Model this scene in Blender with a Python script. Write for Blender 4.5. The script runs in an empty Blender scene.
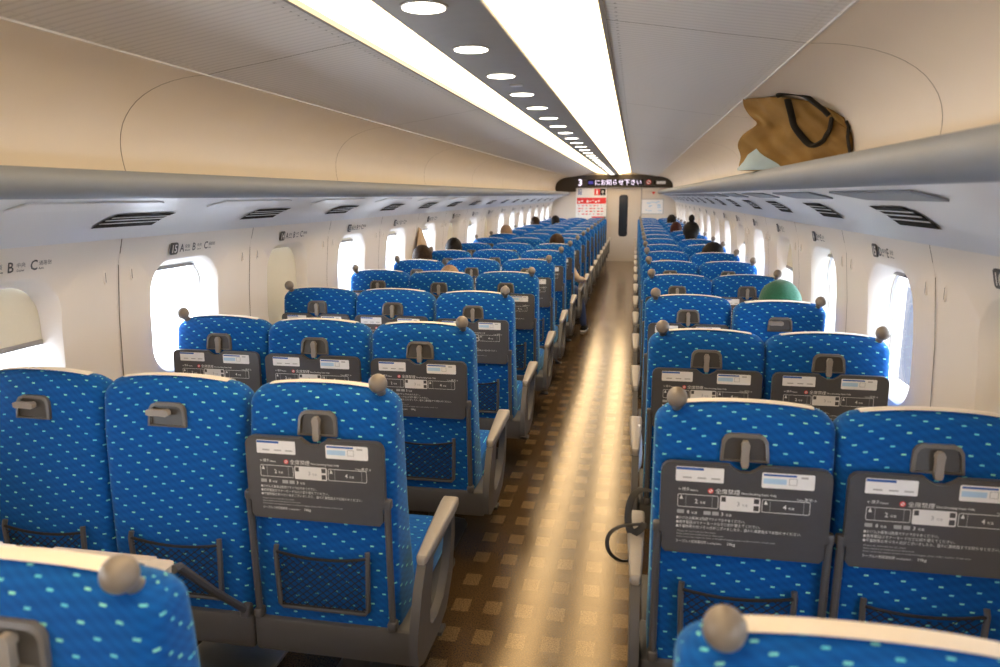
import bpy, math, random
from math import sin, cos, pi, radians, sqrt
from mathutils import Vector, Matrix

random.seed(7)
scene = bpy.context.scene
COL = scene.collection

# ------------------------------------------------------------------ camera, world, exposure
CAM = Vector((.55, 0, 1.655))
YAW, PITCH, ROLL = .186, .192, radians(-.25)
cd = bpy.data.cameras.new('camera')
cam = bpy.data.objects.new('camera', cd)
COL.objects.link(cam)
scene.camera = cam
cd.sensor_width = 36
cd.lens = 710 * 36 / 1000
cd.clip_start = .02
cd.dof.use_dof = True
cd.dof.focus_distance = 3.4
cd.dof.aperture_fstop = 3.0
cam.matrix_world = (Matrix.Translation(CAM) @ Matrix.Rotation(YAW, 4, 'Z')
                    @ Matrix.Rotation(pi / 2 - PITCH, 4, 'X') @ Matrix.Rotation(ROLL, 4, 'Z'))

world = bpy.data.worlds.new('overcast_sky')
scene.world = world
world.use_nodes = True
bg = world.node_tree.nodes['Background']
bg.inputs['Color'].default_value = (.86, .93, 1.0, 1)
WORLD_STRENGTH = 10.5
bg.inputs['Strength'].default_value = WORLD_STRENGTH
STRIP_STRENGTH = 4.6
DOWNLIGHT_STRENGTH = 6.0

scene.view_settings.view_transform = 'Standard'
scene.view_settings.look = 'None'
scene.view_settings.exposure = 0.56
scene.view_settings.gamma = 1.0
scene.view_settings.use_curve_mapping = False

# ------------------------------------------------------------------ materials
def new_mat(name):
    m = bpy.data.materials.new(name)
    m.use_nodes = True
    nt = m.node_tree
    return m, nt, nt.nodes['Principled BSDF']

def N(nt, typ, **kw):
    n = nt.nodes.new(typ)
    for k, v in kw.items():
        setattr(n, k, v)
    return n

def math_(nt, op, a, b=None, c=None):
    n = nt.nodes.new('ShaderNodeMath')
    n.operation = op
    for i, v in enumerate((a, b, c)):
        if v is None:
            continue
        if hasattr(v, 'links'):
            nt.links.new(v, n.inputs[i])
        else:
            n.inputs[i].default_value = v
    return n.outputs[0]

def mixc(nt, fac, a, b):
    n = nt.nodes.new('ShaderNodeMix')
    n.data_type = 'RGBA'
    if hasattr(fac, 'links'):
        nt.links.new(fac, n.inputs[0])
    else:
        n.inputs[0].default_value = fac
    for i, v in ((6, a), (7, b)):
        if hasattr(v, 'links'):
            nt.links.new(v, n.inputs[i])
        else:
            n.inputs[i].default_value = (*v, 1) if len(v) == 3 else v
    return n.outputs[2]

def plain(name, col, rough=.5, metal=0, spec=.5, noise=.04, scale=30, bump=0, emit=None, estr=0, coat=0, sheen=0, trans=0):
    m, nt, p = new_mat(name)
    tc = N(nt, 'ShaderNodeTexCoord')
    nz = N(nt, 'ShaderNodeTexNoise')
    nz.inputs['Scale'].default_value = scale
    nz.inputs['Detail'].default_value = 3
    nt.links.new(tc.outputs['Object'], nz.inputs['Vector'])
    dark = tuple(max(0, c * (1 - noise * 2)) for c in col)
    lite = tuple(min(1, c * (1 + noise)) for c in col)
    nt.links.new(mixc(nt, nz.outputs[0], dark, lite), p.inputs['Base Color'])
    p.inputs['Roughness'].default_value = rough
    p.inputs['Metallic'].default_value = metal
    p.inputs['Specular IOR Level'].default_value = spec
    p.inputs['Coat Weight'].default_value = coat
    p.inputs['Sheen Weight'].default_value = sheen
    if bump:
        b = N(nt, 'ShaderNodeBump')
        b.inputs['Strength'].default_value = bump
        b.inputs['Distance'].default_value = .002
        nt.links.new(nz.outputs[0], b.inputs['Height'])
        nt.links.new(b.outputs[0], p.inputs['Normal'])
    if emit:
        p.inputs['Emission Color'].default_value = (*emit, 1)
        p.inputs['Emission Strength'].default_value = estr
    return m

def fabric():
    m, nt, p = new_mat('blue_moquette')
    uv = N(nt, 'ShaderNodeUVMap')
    sp = N(nt, 'ShaderNodeSeparateXYZ')
    nt.links.new(uv.outputs[0], sp.inputs[0])
    u, v = sp.outputs[0], sp.outputs[1]
    ax, ay, bx, by = .0265, -.021, .0635, .0135
    det = ax * by - ay * bx
    s = math_(nt, 'ADD', math_(nt, 'MULTIPLY', u, by / det), math_(nt, 'MULTIPLY', v, -bx / det))
    t = math_(nt, 'ADD', math_(nt, 'MULTIPLY', u, -ay / det), math_(nt, 'MULTIPLY', v, ax / det))
    rs, rt = math_(nt, 'ROUND', s), math_(nt, 'ROUND', t)
    ds, dt = math_(nt, 'SUBTRACT', s, rs), math_(nt, 'SUBTRACT', t, rt)
    du = math_(nt, 'ABSOLUTE', math_(nt, 'ADD', math_(nt, 'MULTIPLY', ds, ax), math_(nt, 'MULTIPLY', dt, bx)))
    dv = math_(nt, 'ABSOLUTE', math_(nt, 'ADD', math_(nt, 'MULTIPLY', ds, ay), math_(nt, 'MULTIPLY', dt, by)))
    mask = math_(nt, 'MULTIPLY', math_(nt, 'LESS_THAN', du, .0056), math_(nt, 'LESS_THAN', dv, .0023))
    wn = N(nt, 'ShaderNodeTexWhiteNoise', noise_dimensions='2D')
    cb = N(nt, 'ShaderNodeCombineXYZ')
    nt.links.new(rs, cb.inputs[0]); nt.links.new(rt, cb.inputs[1])
    nt.links.new(cb.outputs[0], wn.inputs['Vector'])
    dotc = mixc(nt, wn.outputs['Value'], (.12, .62, .78), (.30, .82, .62))
    # fine woven diagonal lines and a soft mottling of the pile
    ln = math_(nt, 'SINE', math_(nt, 'MULTIPLY', s, 2 * pi * 1.0))
    ln2 = math_(nt, 'SINE', math_(nt, 'MULTIPLY', t, 2 * pi * 3.0))
    ln = math_(nt, 'MULTIPLY', math_(nt, 'ADD', ln, ln2), .16)
    nz = N(nt, 'ShaderNodeTexNoise'); nz.inputs['Scale'].default_value = 420
    nt.links.new(uv.outputs[0], nz.inputs['Vector'])
    f = math_(nt, 'ADD', math_(nt, 'ADD', ln, .5), math_(nt, 'MULTIPLY', math_(nt, 'SUBTRACT', nz.outputs[0], .5), .8))
    base = mixc(nt, f, (.0003, .060, .27), (.0008, .112, .44))
    nt.links.new(mixc(nt, mask, base, dotc), p.inputs['Base Color'])
    p.inputs['Roughness'].default_value = .85
    p.inputs['Specular IOR Level'].default_value = .25
    p.inputs['Sheen Weight'].default_value = .35
    p.inputs['Sheen Roughness'].default_value = .4
    p.inputs['Sheen Tint'].default_value = (.35, .75, 1, 1)
    b = N(nt, 'ShaderNodeBump'); b.inputs['Strength'].default_value = .25; b.inputs['Distance'].default_value = .001
    nt.links.new(nz.outputs[0], b.inputs['Height']); nt.links.new(b.outputs[0], p.inputs['Normal'])
    return m

def floor_mat():
    m, nt, p = new_mat('patterned_vinyl')
    tc = N(nt, 'ShaderNodeTexCoord')
    sp = N(nt, 'ShaderNodeSeparateXYZ')
    nt.links.new(tc.outputs['Object'], sp.inputs[0])
    x, y = sp.outputs[0], sp.outputs[1]
    fx = math_(nt, 'FRACT', math_(nt, 'DIVIDE', math_(nt, 'ADD', x, .104 + .0375 + 1.3), .13))
    fy = math_(nt, 'FRACT', math_(nt, 'DIVIDE', math_(nt, 'ADD', y, -2.73 + 4.0), .2))
    nz = N(nt, 'ShaderNodeTexNoise'); nz.inputs['Scale'].default_value = 160; nz.inputs['Detail'].default_value = 2
    nt.links.new(tc.outputs['Object'], nz.inputs['Vector'])
    jit = math_(nt, 'MULTIPLY', math_(nt, 'SUBTRACT', nz.outputs[0], .5), .12)
    fx = math_(nt, 'ADD', fx, jit); fy = math_(nt, 'ADD', fy, jit)
    mx = math_(nt, 'MULTIPLY', math_(nt, 'GREATER_THAN', fx, .04), math_(nt, 'LESS_THAN', fx, .57))
    my = math_(nt, 'MULTIPLY', math_(nt, 'GREATER_THAN', fy, .04), math_(nt, 'LESS_THAN', fy, .50))
    inx = math_(nt, 'MULTIPLY', math_(nt, 'GREATER_THAN', x, -.145), math_(nt, 'LESS_THAN', x, .60))
    sq = math_(nt, 'MULTIPLY', math_(nt, 'MULTIPLY', mx, my), inx)
    gr = N(nt, 'ShaderNodeTexNoise'); gr.inputs['Scale'].default_value = 190; gr.inputs['Detail'].default_value = 4
    nt.links.new(tc.outputs['Object'], gr.inputs['Vector'])
    cr = N(nt, 'ShaderNodeValToRGB')
    cr.color_ramp.elements[0].position = .38; cr.color_ramp.elements[1].position = .62
    nt.links.new(gr.outputs[0], cr.inputs[0])
    g = cr.outputs[0]
    dark = mixc(nt, g, (.040, .023, .010), (.12, .072, .032))
    lite = mixc(nt, g, (.085, .054, .024), (.25, .165, .078))
    nt.links.new(mixc(nt, sq, dark, lite), p.inputs['Base Color'])
    rn = N(nt, 'ShaderNodeTexNoise'); rn.inputs['Scale'].default_value = 6
    nt.links.new(tc.outputs['Object'], rn.inputs['Vector'])
    nt.links.new(math_(nt, 'ADD', math_(nt, 'MULTIPLY', rn.outputs[0], .10), .12), p.inputs['Roughness'])
    p.inputs['Specular IOR Level'].default_value = 1.0
    p.inputs['Specular Tint'].default_value = (1, .80, .52, 1)
    b = N(nt, 'ShaderNodeBump'); b.inputs['Strength'].default_value = .15; b.inputs['Distance'].default_value = .0006
    nt.links.new(gr.outputs[0], b.inputs['Height']); nt.links.new(b.outputs[0], p.inputs['Normal'])
    return m

def ribbed(name, col, axis, period, depth, amt, rough=.5):
    m, nt, p = new_mat(name)
    tc = N(nt, 'ShaderNodeTexCoord')
    sp = N(nt, 'ShaderNodeSeparateXYZ')
    nt.links.new(tc.outputs['Object'], sp.inputs[0])
    w = math_(nt, 'SINE', math_(nt, 'MULTIPLY', sp.outputs[axis], 2 * pi / period))
    f = math_(nt, 'ADD', math_(nt, 'MULTIPLY', w, .5), .5)
    f = math_(nt, 'POWER', f, 4)
    nt.links.new(mixc(nt, f, col, tuple(c * (1 - amt) for c in col)), p.inputs['Base Color'])
    b = N(nt, 'ShaderNodeBump'); b.inputs['Strength'].default_value = .4; b.inputs['Distance'].default_value = depth
    b.invert = True
    nt.links.new(f, b.inputs['Height']); nt.links.new(b.outputs[0], p.inputs['Normal'])
    p.inputs['Roughness'].default_value = rough
    return m

def emissive(name, col, strength, vary=0):
    m, nt, p = new_mat(name)
    nt.nodes.remove(p)
    e = N(nt, 'ShaderNodeEmission')
    e.inputs['Strength'].default_value = strength
    if vary:
        tc = N(nt, 'ShaderNodeTexCoord')
        mp = N(nt, 'ShaderNodeMapping'); mp.inputs['Scale'].default_value = (2, .9, 2)
        nt.links.new(tc.outputs['Object'], mp.inputs[0])
        nz = N(nt, 'ShaderNodeTexNoise'); nz.inputs['Scale'].default_value = 1.5
        nt.links.new(mp.outputs[0], nz.inputs['Vector'])
        nt.links.new(mixc(nt, nz.outputs[0], (col[0], col[1] * (1 - vary), col[2] * (1 - 2 * vary)), col), e.inputs['Color'])
    else:
        e.inputs['Color'].default_value = (*col, 1)
    nt.links.new(e.outputs[0], nt.nodes['Material Output'].inputs[0])
    return m

def glass_mat():
    m, nt, p = new_mat('window_glass')
    nt.nodes.remove(p)
    t = N(nt, 'ShaderNodeBsdfTransparent'); t.inputs[0].default_value = (.95, .97, 1, 1)
    g = N(nt, 'ShaderNodeBsdfGlossy'); g.inputs['Roughness'].default_value = .02
    lw = N(nt, 'ShaderNodeLayerWeight')
    fr = math_(nt, 'ADD', math_(nt, 'MULTIPLY', math_(nt, 'POWER', lw.outputs['Facing'], 6), .45), .03)
    mx = N(nt, 'ShaderNodeMixShader')
    nt.links.new(fr, mx.inputs[0]); nt.links.new(t.outputs[0], mx.inputs[1]); nt.links.new(g.outputs[0], mx.inputs[2])
    nt.links.new(mx.outputs[0], nt.nodes['Material Output'].inputs[0])
    return m

def blind_mat():
    m, nt, p = new_mat('blind_cloth')
    nt.nodes.remove(p)
    tc = N(nt, 'ShaderNodeTexCoord')
    wv = N(nt, 'ShaderNodeTexWave'); wv.inputs['Scale'].default_value = 60; wv.inputs['Distortion'].default_value = 1.5
    nt.links.new(tc.outputs['Object'], wv.inputs['Vector'])
    c = mixc(nt, wv.outputs[0], (.62, .57, .47), (.70, .65, .55))
    d = N(nt, 'ShaderNodeBsdfDiffuse'); t = N(nt, 'ShaderNodeBsdfTranslucent')
    nt.links.new(c, d.inputs[0]); nt.links.new(c, t.inputs[0])
    mx = N(nt, 'ShaderNodeMixShader'); mx.inputs[0].default_value = .16
    nt.links.new(d.outputs[0], mx.inputs[1]); nt.links.new(t.outputs[0], mx.inputs[2])
    nt.links.new(mx.outputs[0], nt.nodes['Material Output'].inputs[0])
    return m

M = dict(
    fabric=fabric(), floor=floor_mat(), glass=glass_mat(), blind=blind_mat(),
    grey=plain('grey_plastic', (.085, .085, .092), .38, spec=.5, bump=.05, scale=200),
    tray=plain('tray_plastic', (.080, .079, .082), .30, spec=.5, scale=60),
    tray_top=plain('tray_top_plastic', (.62, .56, .50), .35, scale=60),
    arm=plain('armrest_plastic', (.30, .275, .25), .42, scale=90),
    frame=plain('frame_plastic', (.075, .073, .076), .42, scale=40),
    plate=plain('handle_plastic', (.13, .125, .12), .35, scale=90),
    recess=plain('handle_recess', (.06, .056, .052), .4, scale=90),
    knob=plain('knob_plastic', (.22, .19, .16), .35, scale=60),
    dark=plain('dark_metal', (.03, .03, .032), .5, scale=40),
    net=plain('net_cord', (.012, .013, .018), .8, scale=200),
    cover=plain('cover_cloth', (.84, .79, .72), .9, bump=.4, scale=220, sheen=.3),
    print=plain('white_print', (.80, .79, .77), .6),
    print_dim=plain('dim_print', (.45, .45, .45), .6),
    black=plain('black_print', (.008, .008, .008), .75, spec=.2),
    red=plain('red_print', (.75, .03, .03), .5),
    blue=plain('blue_print', (.03, .12, .45), .5),
    pale_blue=plain('pale_blue_print', (.45, .66, .85), .5),
    white=plain('white_card', (.85, .85, .85), .5),
    wall=plain('cream_wall_panel', (.80, .755, .70), .42, scale=3, noise=.02),
    soffit=plain('soffit_panel', (.74, .76, .79), .30, scale=3, noise=.02, spec=.6),
    rackwall=plain('rack_back_panel', (.87, .815, .735), .48, scale=3, noise=.02),
    lip=plain('rack_lip', (.26, .29, .335), .55, scale=8, noise=.02),
    shelf=plain('rack_shelf', (.62, .54, .44), .5, scale=8),
    ceiling=ribbed('ribbed_ceiling', (.86, .85, .83), 1, .034, .0015, .13),
    panel=plain('centre_panel', (.42, .42, .42), .42, scale=20),
    channel=plain('light_channel', (.30, .29, .28), .4, scale=20),
    strip=emissive('strip_light', (1, .80, .50), STRIP_STRENGTH, vary=.2),
    spot=emissive('downlight', (1, .90, .74), DOWNLIGHT_STRENGTH),
    seam=plain('panel_seam', (.16, .13, .10), .7),
    endwall=plain('end_wall_panel', (.64, .58, .50), .45, scale=4, noise=.02),
    door=plain('door_panel', (.60, .54, .46), .4, scale=4, noise=.02),
    header=plain('header_panel', (.035, .027, .022), .3, scale=9),
    darkglass=plain('dark_glass', (.012, .02, .035), .12, spec=.6),
    led=emissive('led_text', (.95, .80, 1), 1.3),
    led_dim=emissive('led_dim', (.10, .08, .35), .6),
    ochre=plain('ochre_canvas', (.30, .175, .045), .7, bump=.9, scale=14, noise=.12),
    paleblue_cloth=plain('pale_blue_cloth', (.42, .55, .62), .8, bump=.4),
    blackcloth=plain('black_webbing', (.012, .011, .011), .7),
    skin=plain('skin', (.58, .36, .25), .55),
    hair=plain('dark_brown_hair', (.035, .018, .010), .6, bump=1, spec=.15, scale=60, noise=.4),
    blackhair=plain('black_hair', (.012, .010, .010), .55, bump=1, spec=.15, scale=60, noise=.4),
    fairhair=plain('fair_hair', (.33, .21, .13), .6, bump=1, scale=60, noise=.3),
    redhair=plain('reddish_hair', (.05, .012, .010), .6, bump=1, spec=.15, scale=60, noise=.3),
    green=plain('green_knit', (.010, .115, .062), .9, bump=1, scale=110, noise=.2, sheen=.3),
    denim=plain('denim', (.035, .06, .16), .85, bump=.4, scale=90, noise=.2),
    shirt=plain('shirt_cloth', (.07, .07, .09), .85),
    shirt2=plain('pale_shirt_cloth', (.55, .52, .48), .85),
    tan=plain('tan_coat_cloth', (.52, .38, .25), .85, bump=.4),
    plate_metal=plain('brushed_plate', (.55, .58, .62), .3, metal=.8),
    outside=plain('pale_concrete', (.78, .78, .80), .8, scale=2),
    parapet=plain('grey_parapet', (.030, .030, .042), .8, scale=2),
    gasket=plain('window_gasket', (.30, .29, .29), .45),
    bag_white=plain('white_plastic_bag', (.8, .8, .82), .35),
)

# ------------------------------------------------------------------ mesh builder
def smooth_path(p, n=3):
    p = [Vector(q) for q in p]
    for _ in range(n):
        o = [p[0]]
        for a, b in zip(p, p[1:]):
            o += [a.lerp(b, .25), a.lerp(b, .75)]
        p = o + [p[-1]]
    return [tuple(q) for q in p]

class MB:
    def __init__(self):
        self.v, self.f, self.m, self.uv, self.mats = [], [], [], [], []

    def mi(self, mat):
        if mat not in self.mats:
            self.mats.append(mat)
        return self.mats.index(mat)

    def add(self, verts, faces, mat, uvs=None, xf=None):
        b = len(self.v)
        for p in verts:
            p = Vector(p)
            self.v.append(xf @ p if xf else p)
        k = self.mi(mat)
        for i, fc in enumerate(faces):
            self.f.append([b + q for q in fc])
            self.m.append(k)
            self.uv.append(uvs[i] if uvs else None)
        return self

    def box(self, x0, x1, y0, y1, z0, z1, mat, r=0, xf=None):
        if r <= 0:
            vs = [(x, y, z) for x in (x0, x1) for y in (y0, y1) for z in (z0, z1)]
            fs = [(0, 1, 3, 2), (4, 6, 7, 5), (0, 4, 5, 1), (2, 3, 7, 6), (0, 2, 6, 4), (1, 5, 7, 3)]
            return self.add(vs, fs, mat, xf=xf)
        r = min(r, (x1 - x0) * .49, (y1 - y0) * .49, (z1 - z0) * .49)
        loops = []
        for (z, i) in ((z0, r), (z0 + r * .3, r * .3), (z0 + r, 0), (z1 - r, 0), (z1 - r * .3, r * .3), (z1, r)):
            loops.append([(x, y, z) for x, y in rrect(x0 + i, x1 - i, y0 + i, y1 - i, max(r - i, r * .25), 3)])
        return self.loft(loops, mat, xf=xf)

    def loft(self, loops, mat, caps=True, closed=True, uvfn=None, xf=None):
        n = len(loops[0])
        vs = [p for l in loops for p in l]
        fs, uvs = [], []
        for i in range(len(loops) - 1):
            for j in range(n if closed else n - 1):
                k = (j + 1) % n
                fs.append((i * n + j, i * n + k, (i + 1) * n + k, (i + 1) * n + j))
                if uvfn:
                    uvs.append((uvfn(i, j), uvfn(i, j + 1), uvfn(i + 1, j + 1), uvfn(i + 1, j)))
                else:
                    uvs.append(None)
        if caps and closed:
            fs.append(tuple(range(n))[::-1]); uvs.append(None)
            fs.append(tuple((len(loops) - 1) * n + q for q in range(n))); uvs.append(None)
        return self.add(vs, fs, mat, uvs, xf)

    def tube(self, path, r, mat, n=8, closed=False, xf=None, flat=1.0):
        path = [Vector(p) for p in path]
        loops = []
        m = len(path)
        up = None
        for i, p in enumerate(path):
            a = path[(i - 1) % m] if closed or i > 0 else path[i]
            b = path[(i + 1) % m] if closed or i < m - 1 else path[i]
            d = (b - a).normalized()
            if up is None:
                up = Vector((0, 0, 1)) if abs(d.z) < .9 else Vector((0, 1, 0))
            s = d.cross(up).normalized()
            up = s.cross(d).normalized()
            rr = r[i] if isinstance(r, (list, tuple)) else r
            loops.append([tuple(p + (s * cos(t) + up * sin(t) * flat) * rr) for t in [2 * pi * q / n for q in range(n)]])
        if closed:
            loops.append(loops[0])
        return self.loft(loops, mat, caps=not closed, xf=xf)

    def sphere(self, c, r, mat, n=16, m=10, sc=(1, 1, 1), xf=None, fn=None):
        c = Vector(c)
        vs = [(c.x, c.y, c.z - r * sc[2])]
        for i in range(1, m):
            a = -pi / 2 + pi * i / m
            for j in range(n):
                t = 2 * pi * j / n
                q = Vector((cos(a) * cos(t), cos(a) * sin(t), sin(a)))
                k = fn(q) if fn else 1
                vs.append((c.x + q.x * r * sc[0] * k, c.y + q.y * r * sc[1] * k, c.z + q.z * r * sc[2] * k))
        vs.append((c.x, c.y, c.z + r * sc[2]))
        fs = [(0, 1 + (j + 1) % n, 1 + j) for j in range(n)]
        for i in range(m - 2):
            for j in range(n):
                k = (j + 1) % n
                fs.append((1 + i * n + j, 1 + i * n + k, 1 + (i + 1) * n + k, 1 + (i + 1) * n + j))
        L = len(vs) - 1
        fs += [(1 + (m - 2) * n + j, 1 + (m - 2) * n + (j + 1) % n, L) for j in range(n)]
        return self.add(vs, fs, mat, xf=xf)

    def prism(self, poly, axis, a, b, mat, xf=None):
        """poly: 2D outline in the plane across 'axis', extruded from a to b."""
        def put(p, t):
            return {'x': (t, p[0], p[1]), 'y': (p[0], t, p[1]), 'z': (p[0], p[1], t)}[axis]
        return self.loft([[put(p, a) for p in poly], [put(p, b) for p in poly]], mat, xf=xf)

    def ring(self, outer, inner, axis, a, b, mat, xf=None):
        def put(p, t):
            return {'x': (t, p[0], p[1]), 'y': (p[0], t, p[1]), 'z': (p[0], p[1], t)}[axis]
        L = [[put(p, a) for p in outer], [put(p, b) for p in outer], [put(p, b) for p in inner], [put(p, a) for p in inner]]
        L.append(L[0])
        return self.loft(L, mat, caps=False, xf=xf)

    def mesh(self, name, smooth=40):
        me = bpy.data.meshes.new(name)
        me.from_pydata([tuple(p) for p in self.v], [], self.f)
        for m in self.mats:
            me.materials.append(M[m])
        for i, p in enumerate(me.polygons):
            p.material_index = self.m[i]
        if any(self.uv):
            l = me.uv_layers.new(name='UVMap')
            for p, u in zip(me.polygons, self.uv):
                for q, li in enumerate(p.loop_indices):
                    if u:
                        l.data[li].uv = u[q]
                    else:
                        co = me.vertices[me.loops[li].vertex_index].co
                        l.data[li].uv = (co.x + co.y * .3, co.z + co.y)
        me.validate()
        import bmesh
        bm = bmesh.new(); bm.from_mesh(me)
        bmesh.ops.recalc_face_normals(bm, faces=bm.faces)
        bm.to_mesh(me); bm.free()
        if smooth:
            for p in me.polygons:
                p.use_smooth = True
            me.set_sharp_from_angle(angle=radians(smooth))
        return me

    def build(self, name, parent=None, loc=(0, 0, 0), smooth=40):
        o = bpy.data.objects.new(name, self.mesh(name, smooth))
        o.location = loc
        COL.objects.link(o)
        if parent:
            o.parent = parent
        return o

def rsub(x0, x1, y0, y1, r, n=9, k=6):
    p = rrect(x0, x1, y0, y1, r, n)
    o = []
    for i, a in enumerate(p):
        b = p[(i + 1) % len(p)]
        o.append(a)
        if i % (n + 1) == n:
            o += [(a[0] + (b[0] - a[0]) * t / k, a[1] + (b[1] - a[1]) * t / k) for t in range(1, k)]
    return o

def rrect(x0, x1, y0, y1, r, n=5):
    pts = []
    for cx, cy, a0 in ((x1 - r, y1 - r, 0), (x0 + r, y1 - r, 90), (x0 + r, y0 + r, 180), (x1 - r, y0 + r, 270)):
        for i in range(n + 1):
            a = radians(a0 + 90 * i / n)
            pts.append((cx + r * cos(a), cy + r * sin(a)))
    return pts

def tag(o, label, cat, group=None, kind=None):
    o['label'] = label
    o['category'] = cat
    if group:
        o['group'] = group
    if kind:
        o['kind'] = kind
    return o

def struct(o):
    o['kind'] = 'structure'
    return o

def thing(name, label, cat, loc=(0, 0, 0), rz=0, group=None):
    o = bpy.data.objects.new(name, None)
    o.empty_display_size = .05
    COL.objects.link(o)
    o.location = loc
    o.rotation_euler = (0, 0, rz)
    return tag(o, label, cat, group)

def copy_tree(o, parent=None, skip=()):
    c = o.copy()
    COL.objects.link(c)
    if parent:
        c.parent = parent
    for ch in list(o.children):
        if ch.name.split('.')[0] in skip:
            continue
        copy_tree(ch, c, skip)
    return c

TXT = {}
def text_geo(s, size, align='LEFT', res=1):
    key = (s, align, res)
    if key not in TXT:
        cu = bpy.data.curves.new('lettering', 'FONT')
        cu.body = s
        cu.size = 1
        cu.align_x = align
        cu.resolution_u = res
        cu.offset = .016 if s.isascii() else .002
        o = bpy.data.objects.new('lettering', cu)
        COL.objects.link(o)
        dg = bpy.context.evaluated_depsgraph_get()
        dg.update()
        me = bpy.data.meshes.new_from_object(o.evaluated_get(dg))
        vs = [tuple(v.co) for v in me.vertices]
        fs = [tuple(p.vertices) for p in me.polygons]
        bpy.data.objects.remove(o); bpy.data.curves.remove(cu); bpy.data.meshes.remove(me)
        TXT[key] = (vs, fs)
    vs, fs = TXT[key]
    return [(x * size, y * size, 0) for x, y, z in vs], fs

def put_text(mb, s, size, xf, mat, align='LEFT', sx=1, res=1, fit=None):
    vs, fs = text_geo(s, size, align, res)
    if not vs:
        return
    if fit:
        w = max(v[0] for v in vs) - min(v[0] for v in vs)
        sx = fit / w if w else 1
    mb.add([(x * sx, y, z) for x, y, z in vs], fs, mat, xf=xf)

def frame(origin, xdir, ydir):
    x = Vector(xdir).normalized(); y = Vector(ydir).normalized(); z = x.cross(y)
    m = Matrix((x, y, z)).transposed().to_4x4()
    m.translation = Vector(origin)
    return m

# ------------------------------------------------------------------ setting: the carriage shell
Y0, Y1 = -1.6, 18.35
DL, DR = -.012, .012           # the racks hang slightly unevenly

def longi(name, prof, mat, y0=Y0, y1=Y1, thick=.012, side=1):
    """extrude an open (x,z) profile along the carriage, with thickness."""
    mb = MB()
    n = len(prof)
    nrm = []
    for i in range(n):
        a, b = prof[max(0, i - 1)], prof[min(n - 1, i + 1)]
        dx, dz = b[0] - a[0], b[1] - a[1]
        L = sqrt(dx * dx + dz * dz)
        nrm.append((dz / L, -dx / L))
    back = [(p[0] + q[0] * thick, p[1] + q[1] * thick) for p, q in zip(prof, nrm)]
    loop = list(prof) + back[::-1]
    mb.loft([[(side * x, y0, z) for x, z in loop], [(side * x, y1, z) for x, z in loop]], mat)
    return mb

# floor
struct(MB().box(-1.75, 1.75, Y0, Y1 + .1, -.05, 0, 'floor').build('floor', smooth=0))

def wall_x(z):
    pts = [(0, 1.52), (.30, 1.565), (.8, 1.585), (1.15, 1.572), (1.38, 1.55), (1.49, 1.52)]
    for (a, xa), (b, xb) in zip(pts, pts[1:]):
        if z <= b:
            return xa + (xb - xa) * (z - a) / (b - a)
    return 1.52

WZ0, WZ1, WW = .84, 1.375, .53      # outer edge of the window reveal
WY = [3.07 + 1.04 * k for k in range(-4, 15)]
def wall(side, name):
    mb = MB()
    NZ = [0, .30, .55, .74]
    prof = [(wall_x(z), z) for z in NZ]
    mb.loft([[(side * x, y, z) for x, z in prof] for y in (Y0, Y1)], 'wall', closed=False, caps=False)
    zb, zt = .74, 1.49
    n = 40
    for wy in WY:
        outer, mid, l1, l2, l3 = [], [], [], [], []
        ya, yb = wy - .52, wy + .52
        base = rsub(wy - WW / 2, wy + WW / 2, WZ0, WZ1, .145, 9)
        cz = (WZ0 + WZ1) / 2
        for (y, z) in base:
            dy, dz = y - wy, z - cz
            sx = .52 / abs(dy) if dy else 1e9
            sz = ((zt - cz) if dz > 0 else (cz - zb)) / abs(dz) if dz else 1e9
            s = min(sx, sz)
            outer.append((wy + dy * s, cz + dz * s))
        cor = [(yb, zt), (ya, zt), (ya, zb), (yb, zb)]
        # snap the nearest outer vertices to the module's corners
        for c in cor:
            i = min(range(len(outer)), key=lambda q: (outer[q][0] - c[0]) ** 2 + (outer[q][1] - c[1]) ** 2)
            outer[i] = c
        P = lambda y, z, d=0: (side * (wall_x(z) + d), y, z)
        mids = [((a[0] + b[0]) / 2, (a[1] + b[1]) / 2) for a, b in zip(outer, base)]
        def inset(k):
            return rsub(wy - WW / 2 + k, wy + WW / 2 - k, WZ0 + k, WZ1 - k, .145 - k * .6, 9)
        loops = [[P(*p) for p in outer], [P(*p) for p in mids], [P(*p) for p in base],
                 [P(*p, .006) for p in inset(.006)], [P(*p, .03) for p in inset(.022)], [P(*p, .075) for p in inset(.036)]]
        mb.loft(loops, 'wall', caps=False)
    yl = WY[0] - .52
    mb.loft([[(side * wall_x(z), y, z) for z in (zb, 1.1, zt)] for y in (Y0, yl)], 'wall', closed=False, caps=False)
    yr = WY[-1] + .52
    mb.loft([[(side * wall_x(z), y, z) for z in (zb, 1.1, zt)] for y in (yr, Y1)], 'wall', closed=False, caps=False)
    # outer skin so that the wall has real thickness and lets light in only at the windows
    sk = [(side * 1.72, 0), (side * 1.72, .82)]
    mb.box(min(side * 1.68, side * 1.72), max(side * 1.68, side * 1.72), Y0, Y1, -.2, .85, 'wall')
    mb.box(min(side * 1.68, side * 1.72), max(side * 1.68, side * 1.72), Y0, Y1, 1.37, 2.3, 'wall')
    for wy in WY + [WY[-1] + 1.04]:
        mb.box(min(side * 1.68, side * 1.72), max(side * 1.68, side * 1.72), wy - .52 - .26, min(Y1, wy - .52 + .26), .8, 1.4, 'wall')
    o = mb.build(name)
    return struct(o)
wall(-1, 'wall_left')
wall(1, 'wall_right')

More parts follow.
